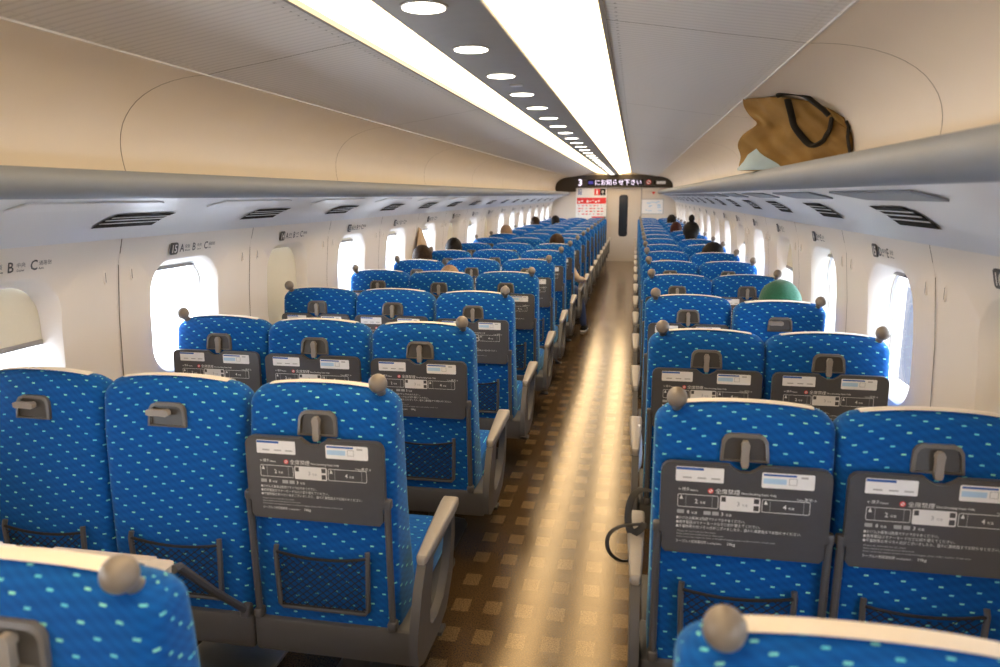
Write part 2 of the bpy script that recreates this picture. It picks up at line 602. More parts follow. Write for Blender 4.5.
# vertical joints between the wall panels
for side, nm in ((-1, 'left'), (1, 'right')):
    for k in range(-3, 15):
        y = 2.60 + 1.04 * k
        if y > Y1 - .1: continue
        mb = MB()
        zz = [.05, .3, .55, .74, .8, .9, 1.0, 1.1, 1.15, 1.2, 1.3, 1.38, 1.44, 1.487]
        mb.loft([[(side * (wall_x(z) - .0035), y - .0025, z) for z in zz], [(side * (wall_x(z) - .0035), y + .0025, z) for z in zz]], 'seam', closed=False, caps=False)
        struct(mb.build('trim_%d' % (k + 4 + (20 if side > 0 else 0)), smooth=0))

# windows: glass, dark gasket
WINP = {}
for side in (-1, 1):
    for i, wy in enumerate(WY):
        g = MB()
        xg = side * 1.655
        o_ = rrect(wy - .245, wy + .245, WZ0 + .02, WZ1 - .02, .14, 9)
        i_ = rrect(wy - .232, wy + .232, WZ0 + .033, WZ1 - .033, .127, 9)
        g.ring(o_, i_, 'x', xg - .006, xg + .006, 'gasket')
        w = struct(g.build('window_%d' % (i + 1 + (len(WY) if side > 0 else 0))))
        p = MB()
        p.prism(i_, 'x', xg - .002, xg + .002, 'glass')
        po = p.build('pane', parent=w)

# rack, soffit, ceiling
soff = [(1.52, 1.487), (1.50, 1.507), (1.475, 1.535), (1.44, 1.563), (1.40, 1.588), (1.34, 1.614), (1.26, 1.640), (1.19, 1.655), (1.145, 1.662)]
lip = [(1.145, 1.662), (1.12, 1.668), (1.095, 1.690), (1.085, 1.715), (1.092, 1.738), (1.112, 1.752)]
shelf = [(1.112, 1.752), (1.16, 1.752), (1.25, 1.742), (1.40, 1.735), (1.43, 1.735)]
rack = [(1.43, 1.735)] + [(1.43 + .055 * sin(t * pi) - .39 * (1 - cos(t * pi / 2)) ** 1.15, 1.735 + .372 * sin(t * pi / 2) ** 1.0) for t in [i / 16 for i in range(1, 17)]]
rack[-1] = (1.05, 2.107)
roof = [(1.05, 2.107), (.95, 2.124), (.8, 2.146), (.6, 2.178), (.43, 2.204)]
for side, nm, dz in ((-1, 'left', DL), (1, 'right', DR)):
    sh = lambda pr: [(x, z + dz) for x, z in pr]
    so = [(soff[0][0], soff[0][1])] + [(x, z + dz * min(1, (1.52 - x) / .15)) for x, z in soff[1:]]
    struct(longi('x', so, 'soffit', thick=.01, side=side).build('trim_%d' % (60 + side)))
    a = longi('x', sh(lip), 'lip', thick=.01, side=side)
    struct(a.build('trim_%d' % (63 + side)))
    struct(longi('x', sh(shelf), 'shelf', thick=.01, side=side).build('trim_%d' % (66 + side)))
    ra = [(x, z + dz * (1 - (z - 1.735) / .372)) for x, z in rack]
    struct(longi('x', ra, 'rackwall', thick=.01, side=side).build('wall_upper_' + nm))
    struct(longi('x', roof, 'ceiling', thick=.01, side=side).build('ceiling_' + nm))
    # bright joint line with perforations beside it where the rack back meets the ceiling
    mb = MB(); mb.box(-.004, .004, Y0, Y1, -.004, .002, 'soffit', xf=Matrix.Translation((side * 1.05, 0, 2.105)))
    struct(mb.build('trim_%d' % (70 + side), smooth=0))
    mb = MB()
    for row in (0, 1):
        x = 1.02 - row * .018
        z = 2.107 + (1.05 - x) * .17 - .0025
        y = Y0 + .1 + row * .02
        while y < 12:
            mb.add([(side * x - .004, y, z), (side * x + .004, y, z), (side * x + .004, y + .016, z), (side * x - .004, y + .016, z)], [(0, 1, 2, 3)], 'print')
            y += .04
    x = .475; z = 2.196 - .0013; y = Y0 + .1
    while y < 12:
        mb.add([(side * x - .004, y, z), (side * x + .004, y, z), (side * x + .004, y + .008, z), (side * x - .004, y + .008, z)], [(0, 1, 2, 3)], 'channel')
        y += .05
    struct(mb.build('trim_%d' % (73 + side), smooth=0))
    # curved joints across the rack back and ceiling
    k = 0
    y = (2.48 if side < 0 else 2.34) - 2.0
    while y < 17:
        mb = MB()
        pr = ra + roof[1:]
        mb.loft([[(side * (x - .0015 * (1 if z < 2.0 else .3)), yy, z - (.0015 if z > 1.95 else 0)) for x, z in pr] for yy in (y - .002, y + .002)], 'seam', closed=False, caps=False)
        struct(mb.build('trim_%d' % (100 + k + (20 if side > 0 else 0)), smooth=0))
        mb = MB()
        mb.loft([[(side * (x - .001), yy, z) for x, z in sh(lip)] for yy in (y + .004, y + .008)], 'seam', closed=False, caps=False)
        y += 2.08; k += 1

# ceiling centre: channel box, light diffusers, centre panel with downlights
mb = MB()
mb.box(-.455, .455, Y0, Y1, 2.255, 2.265, 'channel')
for s in (-1, 1):
    mb.box(min(s * .428, s * .442), max(s * .428, s * .442), Y0, Y1, 2.196, 2.26, 'channel')
struct(mb.build('ceiling_channel', smooth=0))
struct(MB().box(-.141, .141, Y0, Y1, 2.150, 2.170, 'panel', r=.006).build('ceiling_centre'))
for s, nm in ((-1, 'left'), (1, 'right')):
    t = MB()
    pr = [(s * .136, 2.160), (s * .27, 2.184), (s * .421, 2.210)]
    back = [(x, z + .01) for x, z in pr][::-1]
    t.loft([[(x, y, z) for x, z in pr + back] for y in (Y0 + .02, Y1 - .05)], 'strip')
    o = t.build('strip_light')
    tag(o, 'long warm white ceiling light strip on the %s side of the downlights' % nm, 'ceiling light', 'ceiling light strips')

def ordn(i):
    names = ['first', 'second', 'third', 'fourth', 'fifth', 'sixth', 'seventh', 'eighth', 'ninth', 'tenth', 'eleventh', 'twelfth',
             'thirteenth', 'fourteenth', 'fifteenth', 'sixteenth', 'seventeenth', 'eighteenth', 'nineteenth', 'twentieth', 'twenty-first', 'twenty-second', 'twenty-third', 'twenty-fourth',
             'twenty-fifth', 'twenty-sixth', 'twenty-seventh', 'twenty-eighth', 'twenty-ninth', 'thirtieth', 'thirty-first']
    return names[i] if i < len(names) else '%dth' % (i + 1)

# downlights
proto = None
for k in range(29):
    y = 1.95 + .566 * k
    if proto is None:
        d = thing('downlight', '', 'downlight')
        mb = MB(); mb.tube([(0, 0, .001), (0, 0, -.004)], [.066, .066], 'panel', n=28)
        mb.build('trim_ring', d)
        mb = MB(); mb.tube([(0, 0, -.003), (0, 0, -.0055)], .058, 'spot', n=28)
        mb.build('diffuser', d)
        proto = d
    else:
        d = copy_tree(proto)
    d.location = (-.02, y, 2.150)
    tag(d, 'round white downlight in the ceiling strip, %s from the camera' % ordn(k), 'downlight', 'ceiling downlights')
for k, y in enumerate((3.35,)):
    mb = MB(); mb.tube([(0, 0, .001), (0, 0, -.006)], .03, 'soffit', n=20)
    tag(mb.build('ceiling_speaker', loc=(-.0, y, 2.150)), 'small grey round disc beside the downlights, unlit', 'ceiling speaker')

# end wall, door, header arch
ew = MB()
YE = Y1
for (x0, x1, z0, z1) in ((-1.72, -.155, 0, 2.3), (.70, 1.72, 0, 2.3), (-.155, .70, 1.83, 2.3)):
    ew.box(x0, x1, YE, YE + .08, z0, z1, 'endwall')
struct(ew.build('wall_end', smooth=0))
dr = MB()
i_ = rrect(.150, .372, .62, 1.66, .07, 6)
o_ = [(max(-.15, min(.695, x * 1.0 + (x - .261) * 40)), max(.0, min(1.83, z + (z - 1.14) * 40))) for x, z in i_]
outer = []
for (x, z) in i_:
    dx, dz = x - .261, z - 1.14
    s = min(.4225 / abs(dx) if dx else 1e9, (.69 if dz > 0 else 1.14) / abs(dz) if dz else 1e9)
    outer.append((.2725 + dx * s, 1.14 + dz * s))
for c in ((.695, 1.83), (-.15, 1.83), (-.15, 0), (.695, 0)):
    i = min(range(len(outer)), key=lambda q: (outer[q][0] - c[0]) ** 2 + (outer[q][1] - c[1]) ** 2)
    outer[i] = c
dr.ring(outer, i_, 'y', YE + .03, YE + .07, 'door')
do = struct(dr.build('door_1', smooth=0))
g = MB(); g.prism(i_, 'y', YE + .035, YE + .05, 'darkglass'); g.build('door_window', do)
# door jambs
for i, x in enumerate((-.155, .70)):
    struct(MB().box(x - .012, x + .012, YE - .012, YE + .03, 0, 1.83, 'gasket').build('trim_%d' % (150 + i), smooth=0))

hd = MB()
arch = [(x, z - .004) for x, z in rack if z > 1.80][::-1]
arch = [(-x, z) for x, z in arch[::-1]] + [(-.95, 2.118), (-.8, 2.140), (-.43, 2.158), (-.15, 2.148), (.15, 2.148), (.43, 2.158), (.8, 2.140), (.95, 2.118)] + arch
poly = [(-1.47, 1.76), (-1.30, 1.725), (-.93, 1.745), (-.93, 1.835)] + [(.93, 1.835), (1.30, 1.83), (1.46, 1.82)] + arch[::-1]
hd.prism(poly, 'y', YE - .05, YE - .002, 'header')
H = tag(hd.build('header_panel'), 'dark brown arched panel with the scrolling display above the end door', 'information panel')
mb = MB()
mb.box(-.64, .74, YE - .054, YE - .049, 1.885, 2.035, 'black')
XF = lambda x, z, y=YE - .056: frame((x, y, z), (1, 0, 0), (0, 0, 1))
dsp = mb.build('display', H, smooth=0)
mb = MB()
put_text(mb, 'にお知らせ下さい', .155, XF(-.47, 1.905), 'led', fit=1.14)
mb.box(-.62, -.50, YE - .0565, YE - .0545, 1.925, 2.0, 'led_dim')
mb.build('led_text', dsp, smooth=0)
mb = MB(); put_text(mb, '3', .22, XF(-.88, 1.89), 'led', res=4); mb.build('car_number', H, smooth=0)
mb = MB()
mb.ring([(.86 + .062 * cos(a), 1.965 + .062 * sin(a)) for a in [2 * pi * i / 24 for i in range(24)]],
        [(.86 + .045 * cos(a), 1.965 + .045 * sin(a)) for a in [2 * pi * i / 24 for i in range(24)]], 'y', YE - .054, YE - .05, 'red')
mb.prism([(.86 + .046 * cos(a), 1.965 + .046 * sin(a)) for a in [2 * pi * i / 24 for i in range(24)]], 'y', YE - .0525, YE - .05, 'white')
mb.box(-.045, .045, -.004, -.001, -.008, .008, 'red', xf=Matrix.Translation((.86, YE - .0515, 1.965)) @ Matrix.Rotation(radians(45), 4, 'Y'))
mb.box(.835, .885, -.006, -.003, -.006, .006, 'black', xf=Matrix.Translation((0, YE - .0495, 1.965)))
mb.build('no_smoking_mark', H, smooth=0)
mb = MB(); mb.box(1.05, 1.27, YE - .055, YE - .05, 1.915, 1.985, 'soffit'); mb.box(.98, 1.03, YE - .055, YE - .05, 1.91, 1.99, 'black')
mb.build('notice_plate', H, smooth=0)

# advertising board, icons, map on the end wall
ad = thing('advert_board', 'white board with a red and pink advert on the end wall left of door', 'board', (-.54, YE - .004, 1.36))
mb = MB(); mb.box(-.39, .38, -.014, 0, -.30, .47, 'white'); mb.build('board', ad, smooth=0)
mb = MB()
mb.box(-.36, .37, -.018, -.014, .08, .23, 'red')
mb.box(-.36, .37, -.018, -.014, -.27, .078, 'white')
random.seed(3)
for i in range(9):
    x = -.33 + .07 * i; mb.box(x, x + .05, -.021, -.018, .11 + .02 * (i % 3), .15 + .02 * (i % 2), 'white')
for r_ in range(4):
    for i in range(7):
        x = -.33 + .095 * i
        mb.box(x, x + random.uniform(.02, .08), -.020, -.018, .02 - .07 * r_, .045 - .07 * r_, 'red' if (i + r_) % 3 else 'print_dim')
mb.box(.02, .35, -.021, -.018, -.27, -.235, 'red')
mb.build('poster', ad, smooth=0)
mb = MB()
mb.box(.07, .21, -.018, -.014, .29, .45, 'red'); mb.box(.213, .35, -.018, -.014, .29, .45, 'black')
mb.box(.12, .16, -.021, -.018, .31, .40, 'white'); mb.box(.125, .155, -.021, -.018, .41, .435, 'white')
mb.box(.25, .31, -.021, -.018, .345, .41, 'print_dim'); mb.box(.27, .29, -.021, -.018, .30, .345, 'print_dim')
mb.box(-.33, -.30, -.018, -.014, .30, .40, 'blue'); mb.box(-.28, -.25, -.018, -.014, .30, .40, 'blue')
mb.sphere((-.315, -.016, .425), .018, 'blue', sc=(1, .2, 1)); mb.sphere((-.265, -.016, .425), .018, 'blue', sc=(1, .2, 1))
mb.build('pictograms', ad, smooth=0)
mp = thing('route_map', 'framed pale blue map poster on the end wall right of the door', 'poster', (.97, YE - .004, 1.37))
mb = MB(); mb.ring(rrect(-.275, .275, -.19, .19, .01), rrect(-.255, .255, -.17, .17, .01), 'y', -.014, 0, 'print_dim'); mb.build('frame', mp, smooth=0)
mb = MB(); mb.box(-.256, .256, -.008, 0, -.171, .171, 'white')
for i in range(14):
    x = random.uniform(-.2, .15); z = random.uniform(-.13, .11)
    mb.box(x, x + random.uniform(.03, .1), -.0095, -.008, z, z + .018, 'pale_blue')
mb.build('sheet', mp, smooth=0)
mb = MB(); mb.prism([(-.05, .03), (.05, .03), (0, -.04)], 'y', YE - .008, YE - .003, 'red')
tag(mb.build('warning_sticker', loc=(.99, 0, 1.70), smooth=0), 'small red triangular sticker above the map poster on end wall', 'sticker')

# rear bulkhead behind the camera and the outside
struct(MB().box(-1.72, 1.72, Y0 - .08, Y0, 0, 2.3, 'endwall').build('wall_back', smooth=0))
g = MB(); g.box(-40, -1.9, -30, 60, -1.3, -1.2, 'outside'); g.box(1.9, 40, -30, 60, -1.3, -1.2, 'outside')
struct(g.build('ground', smooth=0))
g = MB(); g.box(3.6, 3.8, -30, 60, -1.2, .62, 'parapet')
struct(g.build('wall_outside', smooth=0))

# ------------------------------------------------------------------ soffit fittings
def soff_z(x, side):
    dz = DL if side < 0 else DR
    for (xa, za), (xb, zb) in zip(soff, soff[1:]):
        if xb <= x <= xa:
            t = (xa - x) / (xa - xb)
            z = za + (zb - za) * t
            return z + dz * min(1, (1.52 - x) / .15)
    return 1.66 + dz
def vent_proto(side):
    d = thing('air_vent', '', 'air vent')
    def sp(u, v, off):      # u along y, v across
        x = 1.455 - .088 * v
        return (side * (x - off * .5), u, soff_z(x, side) - off)
    def patch(mb, u0, u1, v0, v1, off, mat, skew):
        vs = []
        nu = 6
        for v in (v0, (v0 + v1) / 2, v1):
            for i in range(nu + 1):
                u = u0 + (u1 - u0) * i / nu + skew * v
                vs.append(sp(u, v, off))
        fs = [(r * (nu + 1) + i, r * (nu + 1) + i + 1, (r + 1) * (nu + 1) + i + 1, (r + 1) * (nu + 1) + i) for r in (0, 1) for i in range(nu)]
        mb.add(vs, fs, mat)
    mb = MB(); patch(mb, -.185, .165, -.06, 1.06, .003, 'black', .03); mb.build('slots', d)
    for i in range(1, 4):
        mb = MB()
        v = i / 4
        vs = []
        for (vv, off) in ((v - .018, .004), (v - .014, .0065), (v + .014, .0065), (v + .018, .004)):
            for k in range(9):
                u = -.18 + .34 * k / 8
                vs.append(sp(u + .03 * v, vv, off))
        fs = [(r * 9 + k, r * 9 + k + 1, (r + 1) * 9 + k + 1, (r + 1) * 9 + k) for r in range(3) for k in range(8)]
        mb.add(vs, fs, 'soffit'); mb.build('louvre', d)
    return d
for side, nm in ((-1, 'left'), (1, 'right')):
    pv = None
    kk = 0
    for k in range(0, 15):
        y = 2.55 + 1.04 * k
        pv_new = vent_proto(side) if pv is None else copy_tree(pv)
        pv = pv or pv_new
        pv_new.location = (0, y, 0)
        tag(pv_new, 'black slotted air vent under the %s luggage rack, %s from the camera' % (nm, ordn(kk)), 'air vent', 'air vents under the %s rack' % nm)
        kk += 1 if k >= 0 else 0
    # thin trapezoid service covers beside the vents
    for k in range(0, 15):
        y = (2.16 if side < 0 else 2.27) + 1.04 * k
        mb = MB()
        pts = [(1.20, -.33), (1.20, .26), (1.215, .31), (1.295, .37), (1.295, -.33)] if side < 0 else [(1.20, -.37), (1.20, .37), (1.29, .26), (1.29, -.37)]
        top = [(side * x, y + u, soff_z(x, side) - .001) for x, u in pts]
        bot = [(side * x, y + u, soff_z(x, side) - .007) for x, u in pts]
        mb.loft([top, bot], 'soffit' if side < 0 else 'lip')
        tag(mb.build('service_cover', smooth=0), 'thin trapezoid cover panel under the %s luggage rack, %s from the camera' % (nm, ordn(k)), 'cover panel', 'cover panels under the %s rack' % nm)

# coat hooks either side of each wall joint
hk = None
for side, nm in ((-1, 'left'), (1, 'right')):
    i = 0
    for k in range(0, 15):
        for off in (-.078, .078):
            y = 2.60 + 1.04 * k + off
            if hk is None:
                mb = MB(); mb.box(-.005, .004, -.005, .005, -.028, .028, 'wall', r=.005); mb.box(-.0055, -.004, -.0012, .0012, -.02, .02, 'plate')
                o = mb.build('coat_hook'); hk = o
            else:
                o = hk.copy(); COL.objects.link(o)
            o.location = (side * (wall_x(1.335) - .001), y, 1.335)
            o.rotation_euler = (0, 0, 0 if side > 0 else pi)
            tag(o, 'small cream fold-out coat hook on the %s wall, %s from the camera' % (nm, ordn(i)), 'coat hook', 'coat hooks on the %s wall' % nm)
            i += 1

# seat number signs above the windows
for side, nm in ((-1, 'left'), (1, 'right')):
    for i, wy in enumerate(WY[2:]):
        num = 17 - i
        if num < 1 or num > 17: continue
        y0 = wy - .15 if side < 0 else wy + .14
        xs = side * (wall_x(1.425) - .002)
        nrm_up = Vector((side * -.27 * 1, 0, 1)).normalized()
        up = (-side * .23, 0, 1)
        F = frame((xs, y0, 1.40), (0, -side * 1 if side > 0 else 1, 0), up)
        if side > 0:
            F = frame((xs, y0, 1.405), (0, -1, 0), up)
        s = thing('seat_number_sign', '', 'sign')
        mb = MB()
        pl = [(x, y) for x, y in rrect(0, .058, -.006, .05, .012, 4)]
        mb.loft([[(x, y, 0) for x, y in pl], [(x, y, .003) for x, y in pl]], 'frame', xf=F)
        put_text(mb, str(num), .052, F @ Matrix.Translation((.029, .004, .0042)), 'print', align='CENTER', sx=.85, res=2)
        mb.build('number_plate', s, smooth=0)
        mb = MB()
        sets = (('A', '窓側', 'Window'), ('B', '中央', 'Center'), ('C', '通路側', 'Aisle')) if side < 0 else (('D', '通路側', 'Aisle'), ('E', '窓側', 'Window'))
        for q, (a, j, e) in enumerate(sets):
            xx = .075 + q * .095
            put_text(mb, a, .052, F @ Matrix.Translation((xx, .004, .001)), 'frame', sx=.9, res=2)
            put_text(mb, j, .019, F @ Matrix.Translation((xx + .037, .020, .001)), 'frame')
            put_text(mb, e, .012, F @ Matrix.Translation((xx + .037, .004, .001)), 'frame')
        mb.build('seat_letters', s, smooth=0)
        tag(s, 'seat row %d sign with letters %s above the %s windows' % (num, 'A B C' if side < 0 else 'D E', nm), 'sign', 'seat row signs')

# roller blinds
BL = {}
for sd, vals in ((-1, {17: .3, 16: .47, 15: .06, 14: .97, 13: .08, 12: .10, 11: .10, 10: .96, 9: .18, 8: .95, 7: .1, 6: .1, 5: .1, 4: .1, 3: .1, 2: .1, 1: .1}),
                 (1, {17: .3, 16: .97, 15: .05, 14: .08, 13: .42, 12: .1, 11: .35, 10: .1, 9: .3, 8: .1, 7: .1, 6: .5, 5: .1, 4: .4, 3: .1, 2: .1, 1: .1})):
    for num, v in vals.items():
        BL[(sd, 19 - num)] = v
for (side, i), fr in BL.items():
    wy = WY[i]
    nm = 'left' if side < 0 else 'right'
    num = 17 - (i - 2)
    zt, zb = WZ1 - .012, WZ0 + .022
    z = zt - (zt - zb) * fr
    x = side * 1.635
    # outline follows the rounded window opening
    op = rrect(wy - .232, wy + .232, zb, zt, .13, 9)
    pts = [(y, max(q, z)) for y, q in op]
    d = thing('window_blind', '', 'blind')
    mb = MB(); mb.prism(pts, 'x', x - .0015, x + .0015, 'blind'); mb.build('cloth', d, smooth=0)
    hw = .232 if zt - z > .13 else .232 - (.13 - sqrt(max(0, .13 ** 2 - (.13 - (zt - z)) ** 2)))
    mb = MB(); mb.box(x - .008, x + .006, wy - hw, wy + hw, z - .016, z + .004, 'gasket', r=.003); mb.box(x - .012, x - .007, wy - .03, wy + .03, z - .014, z - .004, 'frame'); mb.build('pull_bar', d)
    st = 'pulled right down' if fr > .9 else ('rolled up at the top of' if fr < .15 else 'partly drawn down')
    lab = {'pulled right down': 'cream roller blind pulled right down over the %s window under sign %d',
           'rolled up at the top of': 'cream roller blind rolled up in the %s window under sign %d',
           'partly drawn down': 'cream roller blind partly drawn in the %s window under sign %d'}[st]
    tag(d, lab % (nm, num), 'blind', 'window blinds')

# ------------------------------------------------------------------ seats
HW = .23
ZC = 1.115
def arch_dz(x, z):
    k = max(0, min(1, (z - .85) / .25))
    return -.026 * k * (abs(x) / HW) ** 2.2
def yr(z):
    pts = [(.33, -.028), (.7, -.028), (.95, -.020), (1.04, -.010), (1.12, .002)]
    for (a, ya), (b, yb) in zip(pts, pts[1:]):
        if z <= b: return ya + (yb - ya) * (z - a) / (b - a)
    return pts[-1][1]
def yf(z):
    pts = [(.33, .17), (.45, .165), (.62, .135), (.8, .118), (1.0, .108), (1.12, .098)]
    for (a, ya), (b, yb) in zip(pts, pts[1:]):
        if z <= b: return ya + (yb - ya) * (z - a) / (b - a)
    return pts[-1][1]

def backrest_mb():
    mb = MB()
    secs = []
    for z in (.345, .35, .40, .5, .62, .74, .86, .95, 1.01, 1.05, ZC - .045):
        secs.append((z, 0))
    for a in (15, 32, 50, 66, 80, 89):
        secs.append((ZC - .045 + .045 * sin(radians(a)), .045 * (1 - cos(radians(a)))))
    loops, uvz = [], []
    NP = None
    per = None
    for i, (z, ins) in enumerate(secs):
        i2 = ins if i else .006
        a, b = yr(z) + i2, yf(z) - i2
        hw = HW - i2 * (1.0 if i else 1) - (.006 if z > .9 else 0) * 0
        r = min(.035, (b - a) * .48)
        lp = rrect(-hw, hw, a, b, r, 5)
        # subdivide the long sides
        full = []
        for q in range(len(lp)):
            p0, p1 = lp[q], lp[(q + 1) % len(lp)]
            full.append(p0)
            L = sqrt((p1[0] - p0[0]) ** 2 + (p1[1] - p0[1]) ** 2)
            if q % 6 == 5:
                nsub = 10 if q in (5, 17) else 2
                for t in range(1, nsub):
                    full.append((p0[0] + (p1[0] - p0[0]) * t / nsub, p0[1] + (p1[1] - p0[1]) * t / nsub))
        loops.append([(x, y + (.012 * (1 - (x / HW) ** 2) * (1 if y > .03 else 0) * -1), z + arch_dz(x, z)) for x, y in full])
        if i == 6:
            per = [0]
            for q in range(len(full)):
                p0, p1 = full[q], full[(q + 1) % len(full)]
                per.append(per[-1] + sqrt((p1[0] - p0[0]) ** 2 + (p1[1] - p0[1]) ** 2))
    vz = [s[0] + s[1] for s in secs]
    mb.loft(loops, 'fabric', uvfn=lambda i, j: (per[j], vz[i]))
    return mb

def cover_mb(x0, x1):
    """cloth draped over the crest, a little down the back and well down the front."""
    mb = MB()
    off = .004
    prof = []
    for a in (74, 80, 85, 90):
        t = radians(a)
        prof.append((yr(ZC) + .045 * (1 - cos(t)) - off * cos(t), ZC - .045 + .045 * sin(t) + off))
    for a in (90, 75, 60, 45, 25, 0):
        t = radians(a)
        prof.append((yf(ZC) - .045 * (1 - cos(t)) + off * cos(t), ZC - .045 + .045 * sin(t) + off * sin(t)))
    for z in (1.0, .92, .85, .80):
        prof.append((yf(z) + off, z))
    nx = 14
    def P(x, y, z):
        fy = .012 * (1 - (x / HW) ** 2) * (1 if y > .03 else 0) * -1
        edge = 1 - max(0, (abs(x) - .16) / .06) if z > ZC - .02 else 1
        return (x, y + fy, z + arch_dz(x, z) + .0015 * sin(x * 90) * 0)
    xs = [x0 + (x1 - x0) * i / nx for i in range(nx + 1)]
    outer = [[P(x, y, z) for (y, z) in prof] for x in xs]
    inner = [[P(x, y + (.002 if i < 3 else -.002 if i > 7 else 0), z - (.002 if 0 <= i <= 7 else 0)) for i, (y, z) in enumerate(prof)][::-1] for x in xs]
    mb.loft([a + b for a, b in zip(outer, inner)], 'cover')
    return mb

def tray_mb():
    mb = MB()
    W2, z0, z1 = .2125, .715, .968
    ol = [(-.205, z0 + .012), (-.195, z0), (.195, z0), (.205, z0 + .012), (.205, z0 + .052), (W2, z0 + .06), (W2, z1 - .03)]
    ol += [(W2 - .025 + .025 * cos(radians(a)), z1 - .025 + .025 * sin(radians(a))) for a in (0, 30, 60, 90)]
    ol += [(.040, z1), (.028, z1 - .010), (.012, z1 - .019), (-.012, z1 - .019), (-.028, z1 - .010), (-.040, z1)]
    ol += [(-W2 + .025 + .025 * cos(radians(a)), z1 - .025 + .025 * sin(radians(a))) for a in (90, 120, 150, 180)]
    ol += [(-W2, z1 - .03), (-W2, z0 + .06), (-.205, z0 + .052)]
    mb.prism(ol, 'y', -.060, -.042, 'tray')
    # lighter raised edge along the top and sides
    y = -.0612
    F = lambda x, z: frame((x, y, z), (1, 0, 0), (0, 0, 1))
    T = lambda s, size, x, z, mat='print', **k: put_text(mb, s, size, F(x, z), mat, **k)
    T('←博多', .0105, -.168, .892); T('Hakata', .007, -.137, .892)
    T('全席禁煙', .0155, -.073, .8895); T('Non-Smoking Seats Only', .0085, -.008, .891)
    T('Tokyo', .007, .128, .884); T('東京→', .0105, .146, .8835)
    # no smoking mark
    c = [(-.085 + .0072 * cos(2 * pi * i / 14), .895 + .0072 * sin(2 * pi * i / 14)) for i in range(14)]
    ci = [(-.085 + .0048 * cos(2 * pi * i / 14), .895 + .0048 * sin(2 * pi * i / 14)) for i in range(14)]
    mb.ring(c, ci, 'y', y, y + .0006, 'red')
    mb.prism(ci, 'y', y + .0003, y + .0006, 'print')
    mb.box(-.004, .004, y - .0001, y + .0005, -.001, .001, 'red', xf=Matrix.Translation((-.085, 0, .895)) @ Matrix.Rotation(radians(45), 4, 'Y'))
    # car outlines
    def rect(x0, x1, z0, z1, mat='print', w=.0013):
        mb.ring(rrect(x0, x1, z0, z1, .004, 2), rrect(x0 + w, x1 - w, z0 + w, z1 - w, .003, 2), 'y', y, y + .0006, mat)
    rect(-.168, -.064, .846, .882); rect(.044, .162, .846, .882)
    for x in (-.147, -.080, .064, .146):
        mb.box(x, x + .0008, y, y + .0006, .847, .881, 'print_dim')
    mb.prism(rrect(-.060, .040, .844, .884, .003, 2), 'y', y, y + .0006, 'print')
    y -= .0004
    T('2', .017, -.124, .858); T('号車', .008, -.112, .858)
    T('4', .017, .096, .858); T('号車', .008, .108, .858)
    T('3', .017, -.018, .858, 'print_dim'); T('号車', .008, -.006, .858, 'print_dim')
    mb.box(-.057, -.046, y - .0001, y + .0003, .868, .881, 'frame')
    mb.box(.024, .037, y - .0001, y + .0003, .868, .881, 'frame'); mb.box(.024, .037, y - .0001, y + .0003, .848, .862, 'frame')
    for x in (-.163, .049):
        mb.prism([(x, .868), (x + .009, .868), (x + .0045, .880)], 'y', y, y + .0004, 'print')
    mb.box(-.168, -.150, y, y + .0004, .828, .838, 'print_dim'); T('8', .014, -.143, .828); T('号車', .008, -.132, .828)
    mb.box(-.100, -.082, y, y + .0004, .828, .838, 'print_dim'); mb.box(-.078, -.062, y, y + .0004, .828, .838, 'print_dim'); T('3', .014, -.056, .828); T('号車', .008, -.045, .828)
    T('●かけ込み乗車は危険ですのでおやめください。', .0098, -.170, .812, fit=.175)
    T('●携帯電話はマナーモードなどに切り替えてください。', .0098, -.170, .800, fit=.213)
    T('●不審物等お気づきの点がございましたら、直ちに乗務員までお知らせください。', .0098, -.170, .788, fit=.315)
    T('Please do not rush for the train.', .0062, -.166, .776, 'print_dim', fit=.10)
    T('Please switch your mobile phone to silent mode.', .0062, -.166, .768, 'print_dim', fit=.12)
    T('If you notice any suspicious items or unclaimed baggage, please notify a member of train crew.', .0062, -.166, .760, 'print_dim', fit=.25)
    T('テーブルの耐荷重制限', .0095, -.168, .7455, fit=.078); T('Loading limit :', .0065, -.086, .746); T('10kg', .0115, -.038, .7455)
    return mb

def sticker_left():
    mb = MB()
    mb.prism(rrect(-.175, -.054, .918, .958, .003, 3), 'y', -.0618, -.0604, 'white')
    mb.box(-.174, -.105, -.0624, -.0616, .950, .9565, 'blue')
    for x in (-.157, -.120, -.085): mb.box(x, x + .022, -.0622, -.0616, .927, .931, 'print_dim')
    return mb
def sticker_right():
    mb = MB()
    mb.prism(rrect(.040, .168, .914, .955, .004, 3), 'y', -.0618, -.0604, 'white')
    mb.box(.044, .124, -.0624, -.0616, .947, .952, 'blue')
    mb.box(.044, .100, -.0622, -.0616, .926, .940, 'pale_blue')
    mb.ring(rrect(.106, .126, .925, .943, .001, 2), rrect(.1075, .1245, .9265, .9415, .001, 2), 'y', -.0622, -.0616, 'print_dim')
    mb.box(.135, .152, -.0622, -.0616, .944, .949, 'print_dim')
    return mb

